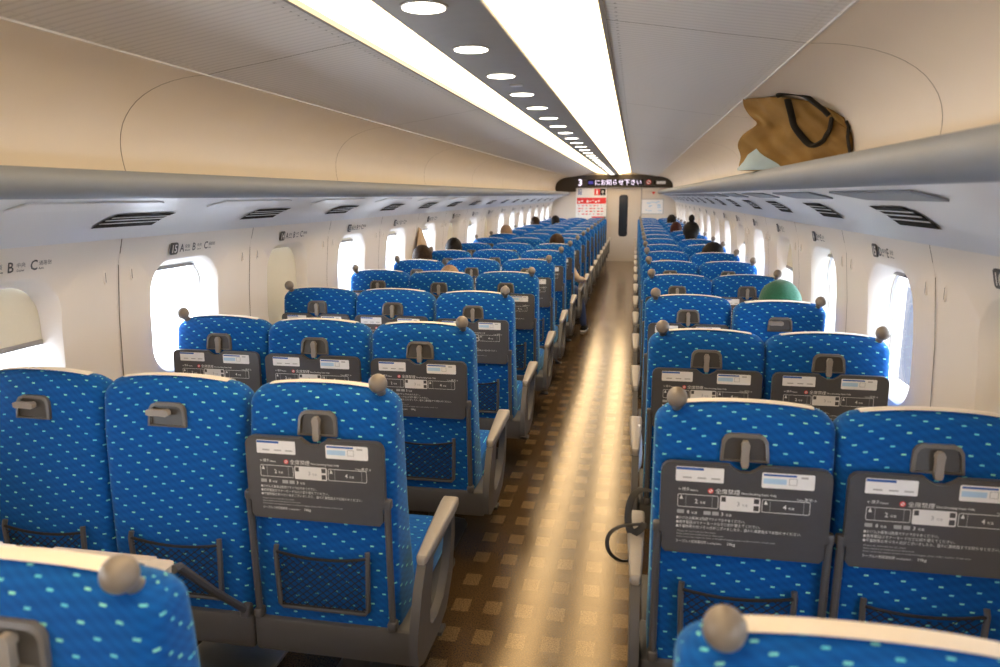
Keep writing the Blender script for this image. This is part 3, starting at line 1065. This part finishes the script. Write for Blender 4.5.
def latch_plate_mb():
    mb = MB()
    out = [(-.061, .968), (.061, .968), (.061, .985), (.058, 1.022), (.050, 1.035), (.036, 1.041), (-.036, 1.041), (-.050, 1.035), (-.058, 1.022), (-.061, .985)]
    inn = [(-.053, .972), (.053, .972), (.053, .986), (.050, 1.016), (.044, 1.027), (.034, 1.032), (-.034, 1.032), (-.044, 1.027), (-.050, 1.016), (-.053, .986)]
    def Y(z, o): return yr(z) - o
    L = []
    for poly, o in ((out, -.006), (out, .010), (inn, .012), (inn, .003)):
        L.append([(x, Y(z, o), z + arch_dz(x, z)) for x, z in poly])
    mb.loft(L, 'plate', caps=False)
    mb.add([(x, Y(z, .0035), z + arch_dz(x, z)) for x, z in inn], [tuple(range(len(inn)))], 'recess')
    return mb
def latch_mb(turned=False):
    mb = MB()
    R_ = Matrix.Translation((0, -.012, 1.012)) @ Matrix.Rotation(radians(90 if turned else 0), 4, 'Y')
    mb.tube([(0, .0, 1.012), (0, -.030, 1.012)], [.011, .009], 'arm', n=14)
    mb.loft([[(x * w, y_ - .034, z) for x, y_ in ((-1, -.6), (1, -.6), (1, .6), (-1, .6))] for w, y_, z in ()] or
            [[(sx * w, yy * .008, z) for sx, yy in ((-1, -1), (1, -1), (1, 1), (-1, 1))] for w, z in ((.006, .014), (.011, .004), (.009, -.02), (.010, -.048), (.007, -.058))],
            'arm', xf=R_ @ Matrix.Translation((0, -.018, 0)))
    return mb

def tray_arm_mb(s):
    mb = MB()
    x = s * .2165
    mb.tube([(x, -.050, .785), (x, -.050, .74), (x, -.046, .60), (x, -.042, .45), (x, -.040, .395)], .0105, 'grey', n=8)
    mb.box(x - .014, x + .014, -.056, -.022, .372, .402, 'grey', r=.007)
    mb.box(x - .012, x + .012, -.060, -.034, .765, .795, 'grey', r=.006)
    return mb

def pocket_frame_mb():
    mb = MB()
    mb.tube([(-.145, -.040, .618), (-.147, -.044, .60), (-.142, -.044, .430), (-.132, -.042, .418), (.132, -.042, .418), (.142, -.044, .430), (.147, -.044, .60), (.145, -.040, .618)], .008, 'grey', n=8)
    return mb
def net_mb():
    mb = MB()
    x0, x1, z0 = -.143, .143, .424
    top = lambda x: .600 - .016 * (1 - (x / .143) ** 2)
    ns = 11
    for sg in (1, -1):
        for i in range(-7, ns + 7):
            pts = []
            a = x0 + (x1 - x0) * i / ns
            zz = z0
            prev = None
            for q in range(13):
                z = z0 + .18 * q / 12
                x = a + sg * (z - z0) * 1.25
                if x0 <= x <= x1 and z <= top(x):
                    pts.append((x, -.046 - .003 * ((i + q) % 2) * 0, z))
            if len(pts) > 1:
                p, q = pts[0], pts[-1]
                w = .0026
                mb.add([(p[0] - w, p[1] - .001 * (sg > 0), p[2]), (p[0] + w, p[1] - .001 * (sg > 0), p[2]), (q[0] + w, q[1] - .001 * (sg > 0), q[2]), (q[0] - w, q[1] - .001 * (sg > 0), q[2])], [(0, 1, 2, 3)], 'net')
    tp = [(x0 + (x1 - x0) * i / 10, -.047, top(x0 + (x1 - x0) * i / 10)) for i in range(11)]
    mb.tube(tp, .0045, 'net', n=6)
    mb.tube([(x0, -.046, z0 + .002), (x1, -.046, z0 + .002)], .003, 'net', n=6)
    return mb
def cushion_mb():
    mb = MB()
    loops = []
    for z, i in ((.30, .02), (.31, .006), (.34, 0), (.42, 0), (.437, .006), (.446, .02), (.447, .05)):
        loops.append([(x, y, z - .02 * (1 - (y - .12) / .5) - (.012 * (1 - (x / .21) ** 2) if z > .43 else 0)) for x, y in rrect(-.212 + i, .212 - i, .135 + i, .615 - i, .04, 4)])
    n = len(loops[0])
    mb.loft(loops, 'fabric', uvfn=lambda i, j: (j * .045, i * .035))
    return mb
def side_panel_mb(s, ox):
    """aisle side armrest shield with its open loop"""
    mb = MB()
    outer = [(.03, .580), (-.03, .50), (-.075, .40), (-.088, .335), (-.075, .285), (-.03, .265), (.12, .262), (.24, .285), (.325, .37), (.365, .49), (.372, .598), (.20, .590)]
    inner = [(.10, .548), (.085, .50), (.065, .44), (.05, .39), (.05, .352), (.07, .335), (.13, .330), (.21, .350), (.275, .41), (.315, .49), (.325, .560), (.21, .556)]
    mb.ring(outer, inner, 'x', s * ox - .014, s * ox + .014, 'frame')
    return mb
def arm_pad_mb(s, ox, w=1.0):
    mb = MB()
    L = []
    for y, z, hw, h in ((.012, .578, .010, .012), (.02, .585, .016, .018), (.10, .594, .020, .022), (.22, .606, .025, .024), (.345, .618, .029, .026), (.375, .619, .028, .022), (.385, .616, .022, .014)):
        hw *= w
        L.append([(s * ox + px, y, z + pz) for px, pz in rrect(-hw, hw, -h * 1.2, h * .35, min(hw, h) * .4, 3)])
    mb.loft(L, 'arm')
    return mb
def knob_mb(x):
    mb = MB()
    mb.sphere((x, -.004, 1.128), .027, 'knob', n=24, m=14, sc=(1, 1, 1.05))
    mb.tube([(x, .0, 1.115), (x * .98, .035, 1.085)], [.014, .014], 'knob', n=12)
    return mb

random.seed(11)
def seat_root():
    return thing('train_seat', '', 'seat')

# shared meshes made once
MESH = {}
def shared(key, fn, smooth=40):
    if key not in MESH:
        MESH[key] = fn().mesh(key.split('|')[0], smooth)
    return MESH[key]
def part(name, key, fn, parent, smooth=40):
    o = bpy.data.objects.new(name, shared(key, fn, smooth))
    COL.objects.link(o)
    o.parent = parent
    return o

LP_OFF, RP_OFF = .293, .268
def make_seat(col, tray='up', plate=True):
    r = seat_root()
    b = part('backrest', 'backrest', backrest_mb, r)
    rng = {'C': (-.17, .155), 'A': (-.155, .17), 'B': (-.17, .17), 'D': (-.150, .175), 'E': (-.175, .15)}[col]
    part('headrest_cover', 'headrest_cover|%s' % col, lambda: cover_mb(*rng), r)
    kx = {'C': .185, 'A': -.18, 'D': -.177, 'E': .19}.get(col)
    if kx:
        part('grip_knob', 'grip_knob|%s' % col, lambda: knob_mb(kx), r)
    lp = part('latch_plate', 'latch_plate', latch_plate_mb, r)
    part('latch', 'latch|%s' % tray, lambda: latch_mb(tray != 'up'), lp)
    if tray == 'up':
        t = part('tray_table', 'tray_table', tray_mb, r, 30)
        part('sticker', 'sticker|l', sticker_left, t, 0)
        part('sticker', 'sticker|r', sticker_right, t, 0)
        for s in (-1, 1):
            part('tray_arm', 'tray_arm|%d' % s, lambda: tray_arm_mb(s), r)
    elif tray == 'down':
        def td():
            mb = MB()
            ol = rrect(-.2125, .2125, -.60, -.335, .02, 4)
            mb.prism(ol, 'z', .694, .712, 'tray_top')
            mb.box(-.15, .15, -.350, -.325, .700, .714, 'tray_top', r=.004)
            return mb
        part('tray_table', 'tray_table|down', td, r)
        for s in (-1, 1):
            def ta(s=s):
                mb = MB()
                x = s * .2165
                mb.tube([(x, -.040, .385), (x, -.20, .545), (x, -.335, .695), (x, -.36, .700)], .012, 'grey', n=8)
                mb.box(x - .015, x + .015, -.058, -.022, .365, .405, 'grey', r=.007)
                return mb
            part('tray_arm', 'tray_arm|down%d' % s, ta, r)
    pf = part('pocket_frame', 'pocket_frame', pocket_frame_mb, r)
    part('net', 'net', net_mb, pf, 0)
    part('cushion', 'cushion', cushion_mb, r)
    # frame under the seat: a length of the bank's beam, with pedestals under the outer seats
    lo, hi = {'A': (-.235, .2365), 'B': (-.2365, .237), 'C': (-.237, .278), 'D': (-.253, .236), 'E': (-.236, .24)}[col]
    def beam():
        mb = MB(); mb.box(lo, hi, -.045, .16, .255, .370, 'frame', r=.012); return mb
    part('frame_beam', 'frame_beam|' + col, beam, r)
    def under():
        mb = MB(); mb.box(lo + .01, hi - .02, .161, .56, .262, .298, 'dark', r=.01); return mb
    part('seat_pan', 'seat_pan|' + col, under, r)
    if col in 'ACDE':
        def ped():
            mb = MB()
            mb.loft([[(px, .24 + py, z) for px, py in rrect(-a, a, -b, b, .02, 3)] for z, a, b in ((.0, .10, .16), (.03, .09, .15), (.07, .05, .08), (.20, .045, .07), (.258, .09, .14))], 'dark')
            return mb
        part('pedestal', 'pedestal', ped, r)
    if col == 'B':
        def fpl():
            mb = MB(); mb.box(-.13, .19, .06, .26, .035, .05, 'plate_metal', r=.005); mb.box(-.1, .16, .08, .24, .0, .036, 'dark'); return mb
        part('foot_plate', 'foot_plate', fpl, r)
    if col in 'CD':
        def pdl():
            q = 1 if col == 'C' else -1
            mb = MB(); mb.tube([(q * .20, .26, .265), (q * .22, .30, .17), (q * .25, .33, .14)], .008, 'dark'); mb.box(q * .24 - .03, q * .24 + .03, .30, .36, .13, .145, 'dark', r=.004)
            return mb
        part('turning_pedal', 'turning_pedal|' + col, pdl, r)
    # armrests
    if col == 'C':
        a = part('armrest', 'armrest|C', lambda: side_panel_mb(1, LP_OFF), r); part('arm_pad', 'arm_pad|C', lambda: arm_pad_mb(1, LP_OFF), a)
    if col == 'D':
        a = part('armrest', 'armrest|D', lambda: side_panel_mb(-1, RP_OFF), r); part('arm_pad', 'arm_pad|D', lambda: arm_pad_mb(-1, RP_OFF), a)
    def mid(s):
        def f():
            mb = arm_pad_mb(s, .2365, .8)
            mb.prism([(.16, .34), (.30, .34), (.34, .57), (.16, .57)], 'x', s * .2365 - .010, s * .2365 + .010, 'frame')
            return mb
        return f
    if col in 'CB':
        part('armrest', 'armrest|m-1', mid(-1), r)
    if col == 'D':
        part('armrest', 'armrest|m1', mid(1), r)
    return r

SX = {'A': -1.305, 'B': -.832, 'C': -.343, 'D': .852, 'E': 1.314}
YB = 1.874
# (recline angle in degrees, forward/back shift) that the photo shows for some seats
REC = {(-1, 'C'): 1.2, (-1, 'B'): 1.2, (-1, 'A'): 1.2, (4, 'A'): 6, (2, 'E'): 7, (3, 'A'): 0, (1, 'B'): 1, (1, 'C'): 1.5, (3, 'B'): 2, (5, 'A'): 4, (4, 'C'): 0, (5, 'E'): 4, (3, 'E'): -2,
       (2, 'C'): 2, (6, 'C'): 2, (7, 'E'): 3, (8, 'A'): 2}
TRAY = {(0, 'A'): 'down', (0, 'B'): 'down', (2, 'E'): 'down', (5, 'E'): 'down', (3, 'A'): 'up'}
PROTO = {}
pos_name = {'A': 'window seat', 'B': 'middle seat', 'C': 'aisle seat', 'D': 'aisle seat', 'E': 'window seat'}
for k in range(-1, 16):
    for col in ('ABCDE' if k >= 0 else 'CDE'):      # the nearest row shows only these three
        tr = TRAY.get((k, col), 'up')
        key = (col, tr)
        if key not in PROTO:
            r = make_seat(col, tr); PROTO[key] = r
        else:
            r = copy_tree(PROTO[key])
        r.location = (SX[col], YB + 1.04 * k, 0)
        r.scale = (1.045 if col == 'B' else 1, 1, 1)
        side = 'left' if col in 'ABC' else 'right'
        ang = REC.get((k, col), 0)
        if k >= 6 and not ang:
            ang = random.choice((0, 0, 0, 1.5, 0, 3))
        for c in r.children:
            if c.name.split('.')[0] in ('backrest', 'headrest_cover', 'grip_knob', 'latch_plate', 'tray_table', 'tray_arm', 'pocket_frame'):
                if tr == 'down' and c.name.split('.')[0] in ('tray_table', 'tray_arm'): 
                    continue
                if ang:
                    piv = Vector((0, .08, .36))
                    c.matrix_parent_inverse = Matrix.Translation(piv) @ Matrix.Rotation(radians(ang), 4, 'X') @ Matrix.Translation(-piv)
        extra = ', tray down,' if tr == 'down' and (k, col) in ((0, 'A'), (0, 'B')) else ''
        tag(r, 'blue patterned %s%s in %s row from camera, %s of the aisle' % (pos_name[col], extra, ordn(k + 1), side), 'seat',
            'seats %s of the aisle' % side)

# ------------------------------------------------------------------ things on the rack and hooks
hb = thing('holdall_bag', 'ochre canvas holdall with black handles on the right luggage rack', 'bag', (1.065, 3.675, 1.755))
hb.rotation_euler = (0, 0, math.atan2(-.40, .37))
L = []
random.seed(5)
def bagpt(u, t, v):          # u along 0..1, t depth, v height 0..1
    lng = .525
    h = (.338 - .02 * u - .11 * u ** 3)
    th = (.17 * (1 - .75 * u)) * (1 - .75 * v ** 1.4) + .012
    bul = .030 * sin(u * 7 + v * 5) + .022 * sin(u * 15 - v * 11) + .012 * sin(u * 31 + v * 23)
    notch = .070 * math.exp(-((v - .62) / .09) ** 2) * max(0, 1 - u * 3.5)
    return Vector((u * lng + notch - .045 * max(0, v - .72) / .28 * (1 - u) - .055 * v * v * u, .050 + (t - .5) * th + (t - .5) * bul - .02 * v, v * h + .012))
mb = MB()
nv, nu = 30, 36
loops = []
for i in range(nv + 1):
    v = i / nv
    lp = [tuple(bagpt(j / nu, 0, v)) for j in range(nu + 1)] + [tuple(bagpt((nu - j) / nu, 1, v)) for j in range(nu + 1)]
    loops.append(lp)
mb.loft(loops, 'ochre')
bagbody = mb.build('body', hb, smooth=70)
mb = MB()      # pale blue lower corner patch
vs = []
for i in range(7):
    for j in range(9):
        v = .42 * i / 6; u = .44 * j / 8
        lim = .30 * (1 - abs(u - .16) / .30) if u > .16 else .30 - (.16 - u) * 1.7
        vv = min(v, max(0, lim))
        p = bagpt(u, 0, vv); vs.append((p.x, p.y - .010, p.z))
mb.add(vs, [(i * 9 + j, i * 9 + j + 1, (i + 1) * 9 + j + 1, (i + 1) * 9 + j) for i in range(6) for j in range(8)], 'paleblue_cloth')
mb.build('corner_patch', hb, smooth=70)
mb = MB()
h = []
for i in range(25):
    t = pi * i / 24
    u = .40 + .26 * t / pi
    h.append(u)
pth = []
a, b_ = bagpt(.55, 0, .98), bagpt(.92, 0, .80)
for i in range(17):
    t = i / 16
    c = bagpt(.52 + .36 * (t - .06 * sin(2 * pi * t)), 0, .97 - .14 * t - .56 * sin(pi * t) ** .55)
    pth.append((c.x, c.y - .016, c.z))
mb.tube(smooth_path(pth, 2), .019, 'blackcloth', n=8, flat=.5)
pth = []
for i in range(13):
    t = i / 12
    c = bagpt(.47 + .42 * t, 0, .99 - .12 * t)
    pth.append((c.x, c.y - .045, c.z + .006 + .036 * sin(pi * t) ** .7))
mb.tube(pth, .015, 'blackcloth', n=8, flat=.7)
mb.build('handle', hb, smooth=60)
mb = MB(); mb.tube([tuple(bagpt(1.0, t, v) + Vector((.004, 0, 0))) for t, v in ((0, .02), (0, .3), (0, .6), (0, .8), (.2, .92))], .007, 'blackcloth'); mb.build('piping', hb, smooth=60)

# tan coat on a hook between the windows
ct = MB()
cy = 2.60 + 1.04 * 4 + .078
loops = []
for z, w, d in ((1.345, .012, .010), (1.33, .03, .02), (1.28, .07, .035), (1.20, .12, .045), (1.10, .18, .055), (.98, .24, .06), (.86, .25, .06), (.85, .245, .055)):
    lp = []
    for q in range(28):
        t = 2 * pi * q / 28
        fold = 1 + .13 * sin(t * 6 + z * 5) * min(1, (1.345 - z) * 6)
        lp.append((-1.562 + d * .62 + .008 + cos(t) * d * .55 * fold, cy + .02 * (1.345 - z) + sin(t) * w * fold, z))
    loops.append(lp)
ct.loft(loops, 'tan')
tag(ct.build('coat', smooth=70), 'tan coat hanging from a wall hook between two left windows', 'coat')

# black strap hanging over the right aisle armrest
bp = thing('shoulder_bag', 'black bag on the nearer right aisle seat, its strap looped over the armrest', 'bag', (.83, YB + .36, .45))
mb = MB(); mb.box(-.13, .15, -.10, .12, 0, .20, 'blackcloth', r=.05); mb.build('body', bp, smooth=60)
mb = MB()
st = [(-.10, .02, .17), (-.17, .0, .245), (-.225, -.03, .275), (-.262, -.06, .262), (-.275, -.09, .20), (-.262, -.13, .16), (-.235, -.14, .18), (-.22, -.13, .20)]
mb.tube(smooth_path(st), .013, 'blackcloth', n=6, flat=.25)
st = [(-.215, -.10, .185), (-.25, -.13, .195), (-.30, -.16, .20), (-.335, -.18, .175), (-.33, -.20, .13), (-.29, -.20, .10), (-.25, -.17, .10), (-.22, -.12, .13)]
mb.tube(smooth_path(st), .010, 'blackcloth', n=6, flat=.35)
mb.build('strap', bp, smooth=60)

# white bag hanging at the second right armrest
mb = MB()
loops = []
for z, a in ((.60, .012), (.57, .02), (.52, .032), (.46, .040), (.41, .036), (.385, .018)):
    loops.append([(cos(t) * a * .45 * (1 + .15 * sin(3 * t)), sin(t) * a * 1.5 * (1 + .12 * sin(5 * t + z * 20)), z) for t in [2 * pi * q / 20 for q in range(20)]])
mb.loft(loops, 'bag_white')
tag(mb.build('plastic_bag', loc=(.600, YB + 1.04 + .26, .02), smooth=70), 'small white plastic bag hanging beside the third right aisle armrest', 'bag')

# ------------------------------------------------------------------ passengers
def capsule_chain(mb, pts, rs, mat, n=14, flat=1.0):
    """smooth tube through joints with rounded ends"""
    P = [Vector(p) for p in pts]
    path, rad = [], []
    for i in range(len(P) - 1):
        for q in range(6):
            t = q / 6
            path.append(P[i].lerp(P[i + 1], t)); rad.append(rs[i] * (1 - t) + rs[i + 1] * t)
    path.append(P[-1]); rad.append(rs[-1])
    for _ in range(2):
        path = [path[0]] + [(path[i - 1] + path[i] * 2 + path[i + 1]) / 4 for i in range(1, len(path) - 1)] + [path[-1]]
    d0 = (path[0] - path[1]).normalized(); d1 = (path[-1] - path[-2]).normalized()
    path = [path[0] + d0 * rad[0] * .8, path[0] + d0 * rad[0] * .5] + path + [path[-1] + d1 * rad[-1] * .5, path[-1] + d1 * rad[-1] * .8]
    rad = [rad[0] * .25, rad[0] * .8] + rad + [rad[-1] * .8, rad[-1] * .25]
    mb.tube([tuple(p) for p in path], rad, mat, n=n, flat=flat)

def hand(mb, w, d, mat='skin'):
    """palm and five bent fingers at wrist w, pointing along d (mostly +y)"""
    d = Vector(d).normalized(); sdir = Vector((1, 0, 0)); up = sdir.cross(d)
    w = Vector(w)
    capsule_chain(mb, [w, w + d * .04, w + d * .085], [.024, .034, .033], mat, n=10, flat=.5)
    for i, (o, ln) in enumerate(((-.027, .062), (-.009, .074), (.009, .070), (.026, .056))):
        a = w + d * .085 + sdir * o
        capsule_chain(mb, [a, a + d * ln * .45, a + d * ln * .8 - up * ln * .25, a + d * ln * .85 - up * ln * .55], [.0088, .0083, .0078, .007], mat, n=7)
    a = w + d * .03 - sdir * .03
    capsule_chain(mb, [a, a + d * .03 - sdir * .02, a + d * .058 - sdir * .022 - up * .01], [.011, .0095, .0085], mat, n=7)

def passenger(col, k, dx, dz, hairmat, label, hair='short', shirt='shirt', trousers='denim', dy=0, hw=.075, outleg=False):
    x, y = SX[col] + dx, YB + 1.04 * k + dy
    r = thing('person', label, 'person', (x, y, 0), 0, None)
    hz = 1.125 + dz                           # head centre height
    hy = .20
    mb = MB()
    sh = min(hz - .245, .98)
    # head with face
    def hf(q):
        k_ = 1.0
        if q.y > .3:
            k_ += .10 * max(0, 1 - abs(q.x) * 5) * max(0, 1 - abs(q.z + .12) * 5)       # nose
            k_ -= .05 * max(0, 1 - abs(abs(q.x) - .35) * 6) * max(0, 1 - abs(q.z - .05) * 6)   # eye sockets
            k_ += .03 * max(0, 1 - abs(q.x) * 3) * max(0, 1 - abs(q.z + .42) * 9)        # lips
        if q.z < -.2:
            k_ -= .14 * abs(q.x) * (-q.z)
        return k_
    mb.sphere((0, hy, hz), .105, 'skin', n=28, m=20, sc=(.72, .90, 1.08), fn=hf)
    for s in (-1, 1):
        mb.sphere((s * .076, hy - .005, hz - .008), .026, 'skin', n=10, m=8, sc=(.35, .7, 1.15))
        mb.sphere((s * .027, hy + .080, hz + .008), .011, 'white', n=10, m=8)
        mb.sphere((s * .027, hy + .0875, hz + .008), .005, 'black', n=8, m=6)
    mb.box(-.022, .022, hy + .082, hy + .092, hz - .052, hz - .046, 'red')
    capsule_chain(mb, [(0, hy - .015, hz - .07), (0, hy - .02, sh + .02)], [.050, .056], 'skin')
    # hips, legs and feet
    for s in (-1, 1):
        if s > 0 and outleg:
            capsule_chain(mb, [(.08, .24, .53), (.19, .52, .52), (.27, .56, .30), (.30, .54, .10)], [.088, .066, .052, .040], trousers)
            capsule_chain(mb, [(.30, .52, .045), (.315, .62, .038), (.322, .70, .032)], [.040, .040, .030], 'black', flat=.8)
            capsule_chain(mb, [(.30, .50, .012), (.322, .70, .012)], [.036, .034], 'white', flat=.3)
            continue
        capsule_chain(mb, [(s * .08, .24, .53), (s * .10, .60, .53), (s * .105, .66, .30), (s * .105, .64, .10)], [.088, .066, .052, .040], trousers)
        capsule_chain(mb, [(s * .105, .62, .045), (s * .11, .72, .038), (s * .112, .80, .032)], [.040, .040, .030], 'black', flat=.8)
        capsule_chain(mb, [(s * .105, .60, .012), (s * .11, .80, .012)], [.036, .034], 'white', flat=.3)
    # torso, tapered rounded sections
    L = []
    for z, a, b, yy in ((.45, .155, .11, .24), (.55, .165, .115, .24), (.70, .155, .10, .225), (.85, .175, .105, .21), (sh - .06, .172, .095, .205), (sh, .155, .08, .195), (sh + .035, .11, .065, .19), (sh + .055, .065, .055, .185)):
        L.append([(cos(t) * a, yy + sin(t) * b, z) for t in [2 * pi * q / 24 for q in range(24)]])
    mb.loft(L, shirt)
    for s in (-1, 1):
        e = (s * .165, .22, sh - .30)
        if s > 0 and outleg:
            capsule_chain(mb, [(.155, .20, sh - .02), (.25, .12, .70), (.29, .30, .675)], [.050, .040, .032], 'tan')
            hand(mb, (.295, .31, .675), (0, 1, -.1))
            continue
        capsule_chain(mb, [(s * .155, .20, sh - .02), e, (s * .14, .44, .64)], [.052, .042, .034], shirt)
        hand(mb, (s * .13, .46, .635), (-.1 * s, 1, -.08))
    mb.build('body', r, smooth=60)
    # hair or hat
    hm = MB()
    if hair in ('short', 'bun', 'fluffy'):
        am = .06 if hair == 'short' else .10
        def hh(q):
            return 1 + am * .35 * sin(q.x * 17 + q.z * 9) * sin(q.y * 15 - q.z * 12)
        hm.sphere((0, hy - .012, hz + .018), .113 if hair != 'fluffy' else .118, hairmat, n=32, m=22, sc=(.80 * hw / .075, .90, 1.0), fn=lambda q: hh(q) * (1 if q.y < .35 or q.z > .45 else .86) * (1 if q.z > -.55 else .80))
        hm.tube([(0, hy - .028, hz - .02), (0, hy - .030, hz - .075), (0, hy - .028, hz - .115)], [.085, .074, .058], hairmat, n=18)
        if hair == 'bun':
            hm.sphere((0, hy - .02, hz + .165), .042, hairmat, n=14, m=10, sc=(.9, .9, 1.2), fn=hh)
    elif hair == 'thin':
        hm.sphere((0, hy - .008, hz + .012), .109, hairmat, n=28, m=18, sc=(.76, .92, 1.04), fn=lambda q: (1 if q.y < .35 or q.z > .6 else .86))
    if hair == 'beanie':
        def bf(q):
            return 1 + .02 * sin(q.x * 9 + 2) * sin(q.y * 7) + .05 * max(0, q.z - .5)
        hm.sphere((.0, hy - .01, hz + .025), .125, 'green', n=32, m=20, sc=(.90, .95, .98), fn=lambda q: bf(q) * (1 if q.z > -.25 else .75))
        hm.tube([(.0 + .108 * cos(t), hy - .01 + .115 * sin(t), hz - .02) for t in [2 * pi * q / 28 for q in range(28)]], .014, 'green', n=8, closed=True)
        hm.build('beanie', r, smooth=70)
    else:
        hm.build('hair', r, smooth=70)
    return r

passenger('A', 4, -.03, -.035, 'hair', 'person with short brown hair above the fifth left window seat back', 'short', 'shirt')
passenger('A', 5, -.0, -.035, 'blackhair', 'person with curly black hair two rows behind the tan coat, left side', 'fluffy', 'shirt', hw=.07)
passenger('B', 3, .02, -.105, 'fairhair', 'person with fair hair barely showing over a left middle seat back', 'thin', 'shirt2', hw=.08)
passenger('C', 6, .01, -.035, 'hair', 'person with brown hair in left aisle seat, jeans and shoe in aisle', 'short', 'shirt', outleg=True)
passenger('E', 2, .045, -.085, 'green', 'person wearing a green knitted beanie by the right windows', 'beanie', 'shirt2')
passenger('E', 5, .0, -.055, 'blackhair', 'person with dark hair over a right window seat, behind the green beanie', 'short', 'shirt', hw=.088)
passenger('E', 7, -.06, .070, 'blackhair', 'person with black hair tied in a high bun, right side', 'bun', 'shirt', hw=.085)
passenger('E', 9, -.13, -.01, 'redhair', 'person with reddish hair beyond the one with the bun', 'short', 'shirt')
passenger('E', 12, -.05, .02, 'blackhair', 'person with dark hair on the far right below the map poster', 'short', 'shirt')
passenger('A', 8, .0, -.02, 'fairhair', 'person with fair hair far along the left window seats', 'short', 'shirt2')
passenger('A', 11, .0, .01, 'hair', 'person with brown hair, far left near the end wall', 'short', 'shirt')
passenger('B', 12, -.20, .0, 'blackhair', 'person with dark hair far left, in front of the advert board', 'short', 'shirt')
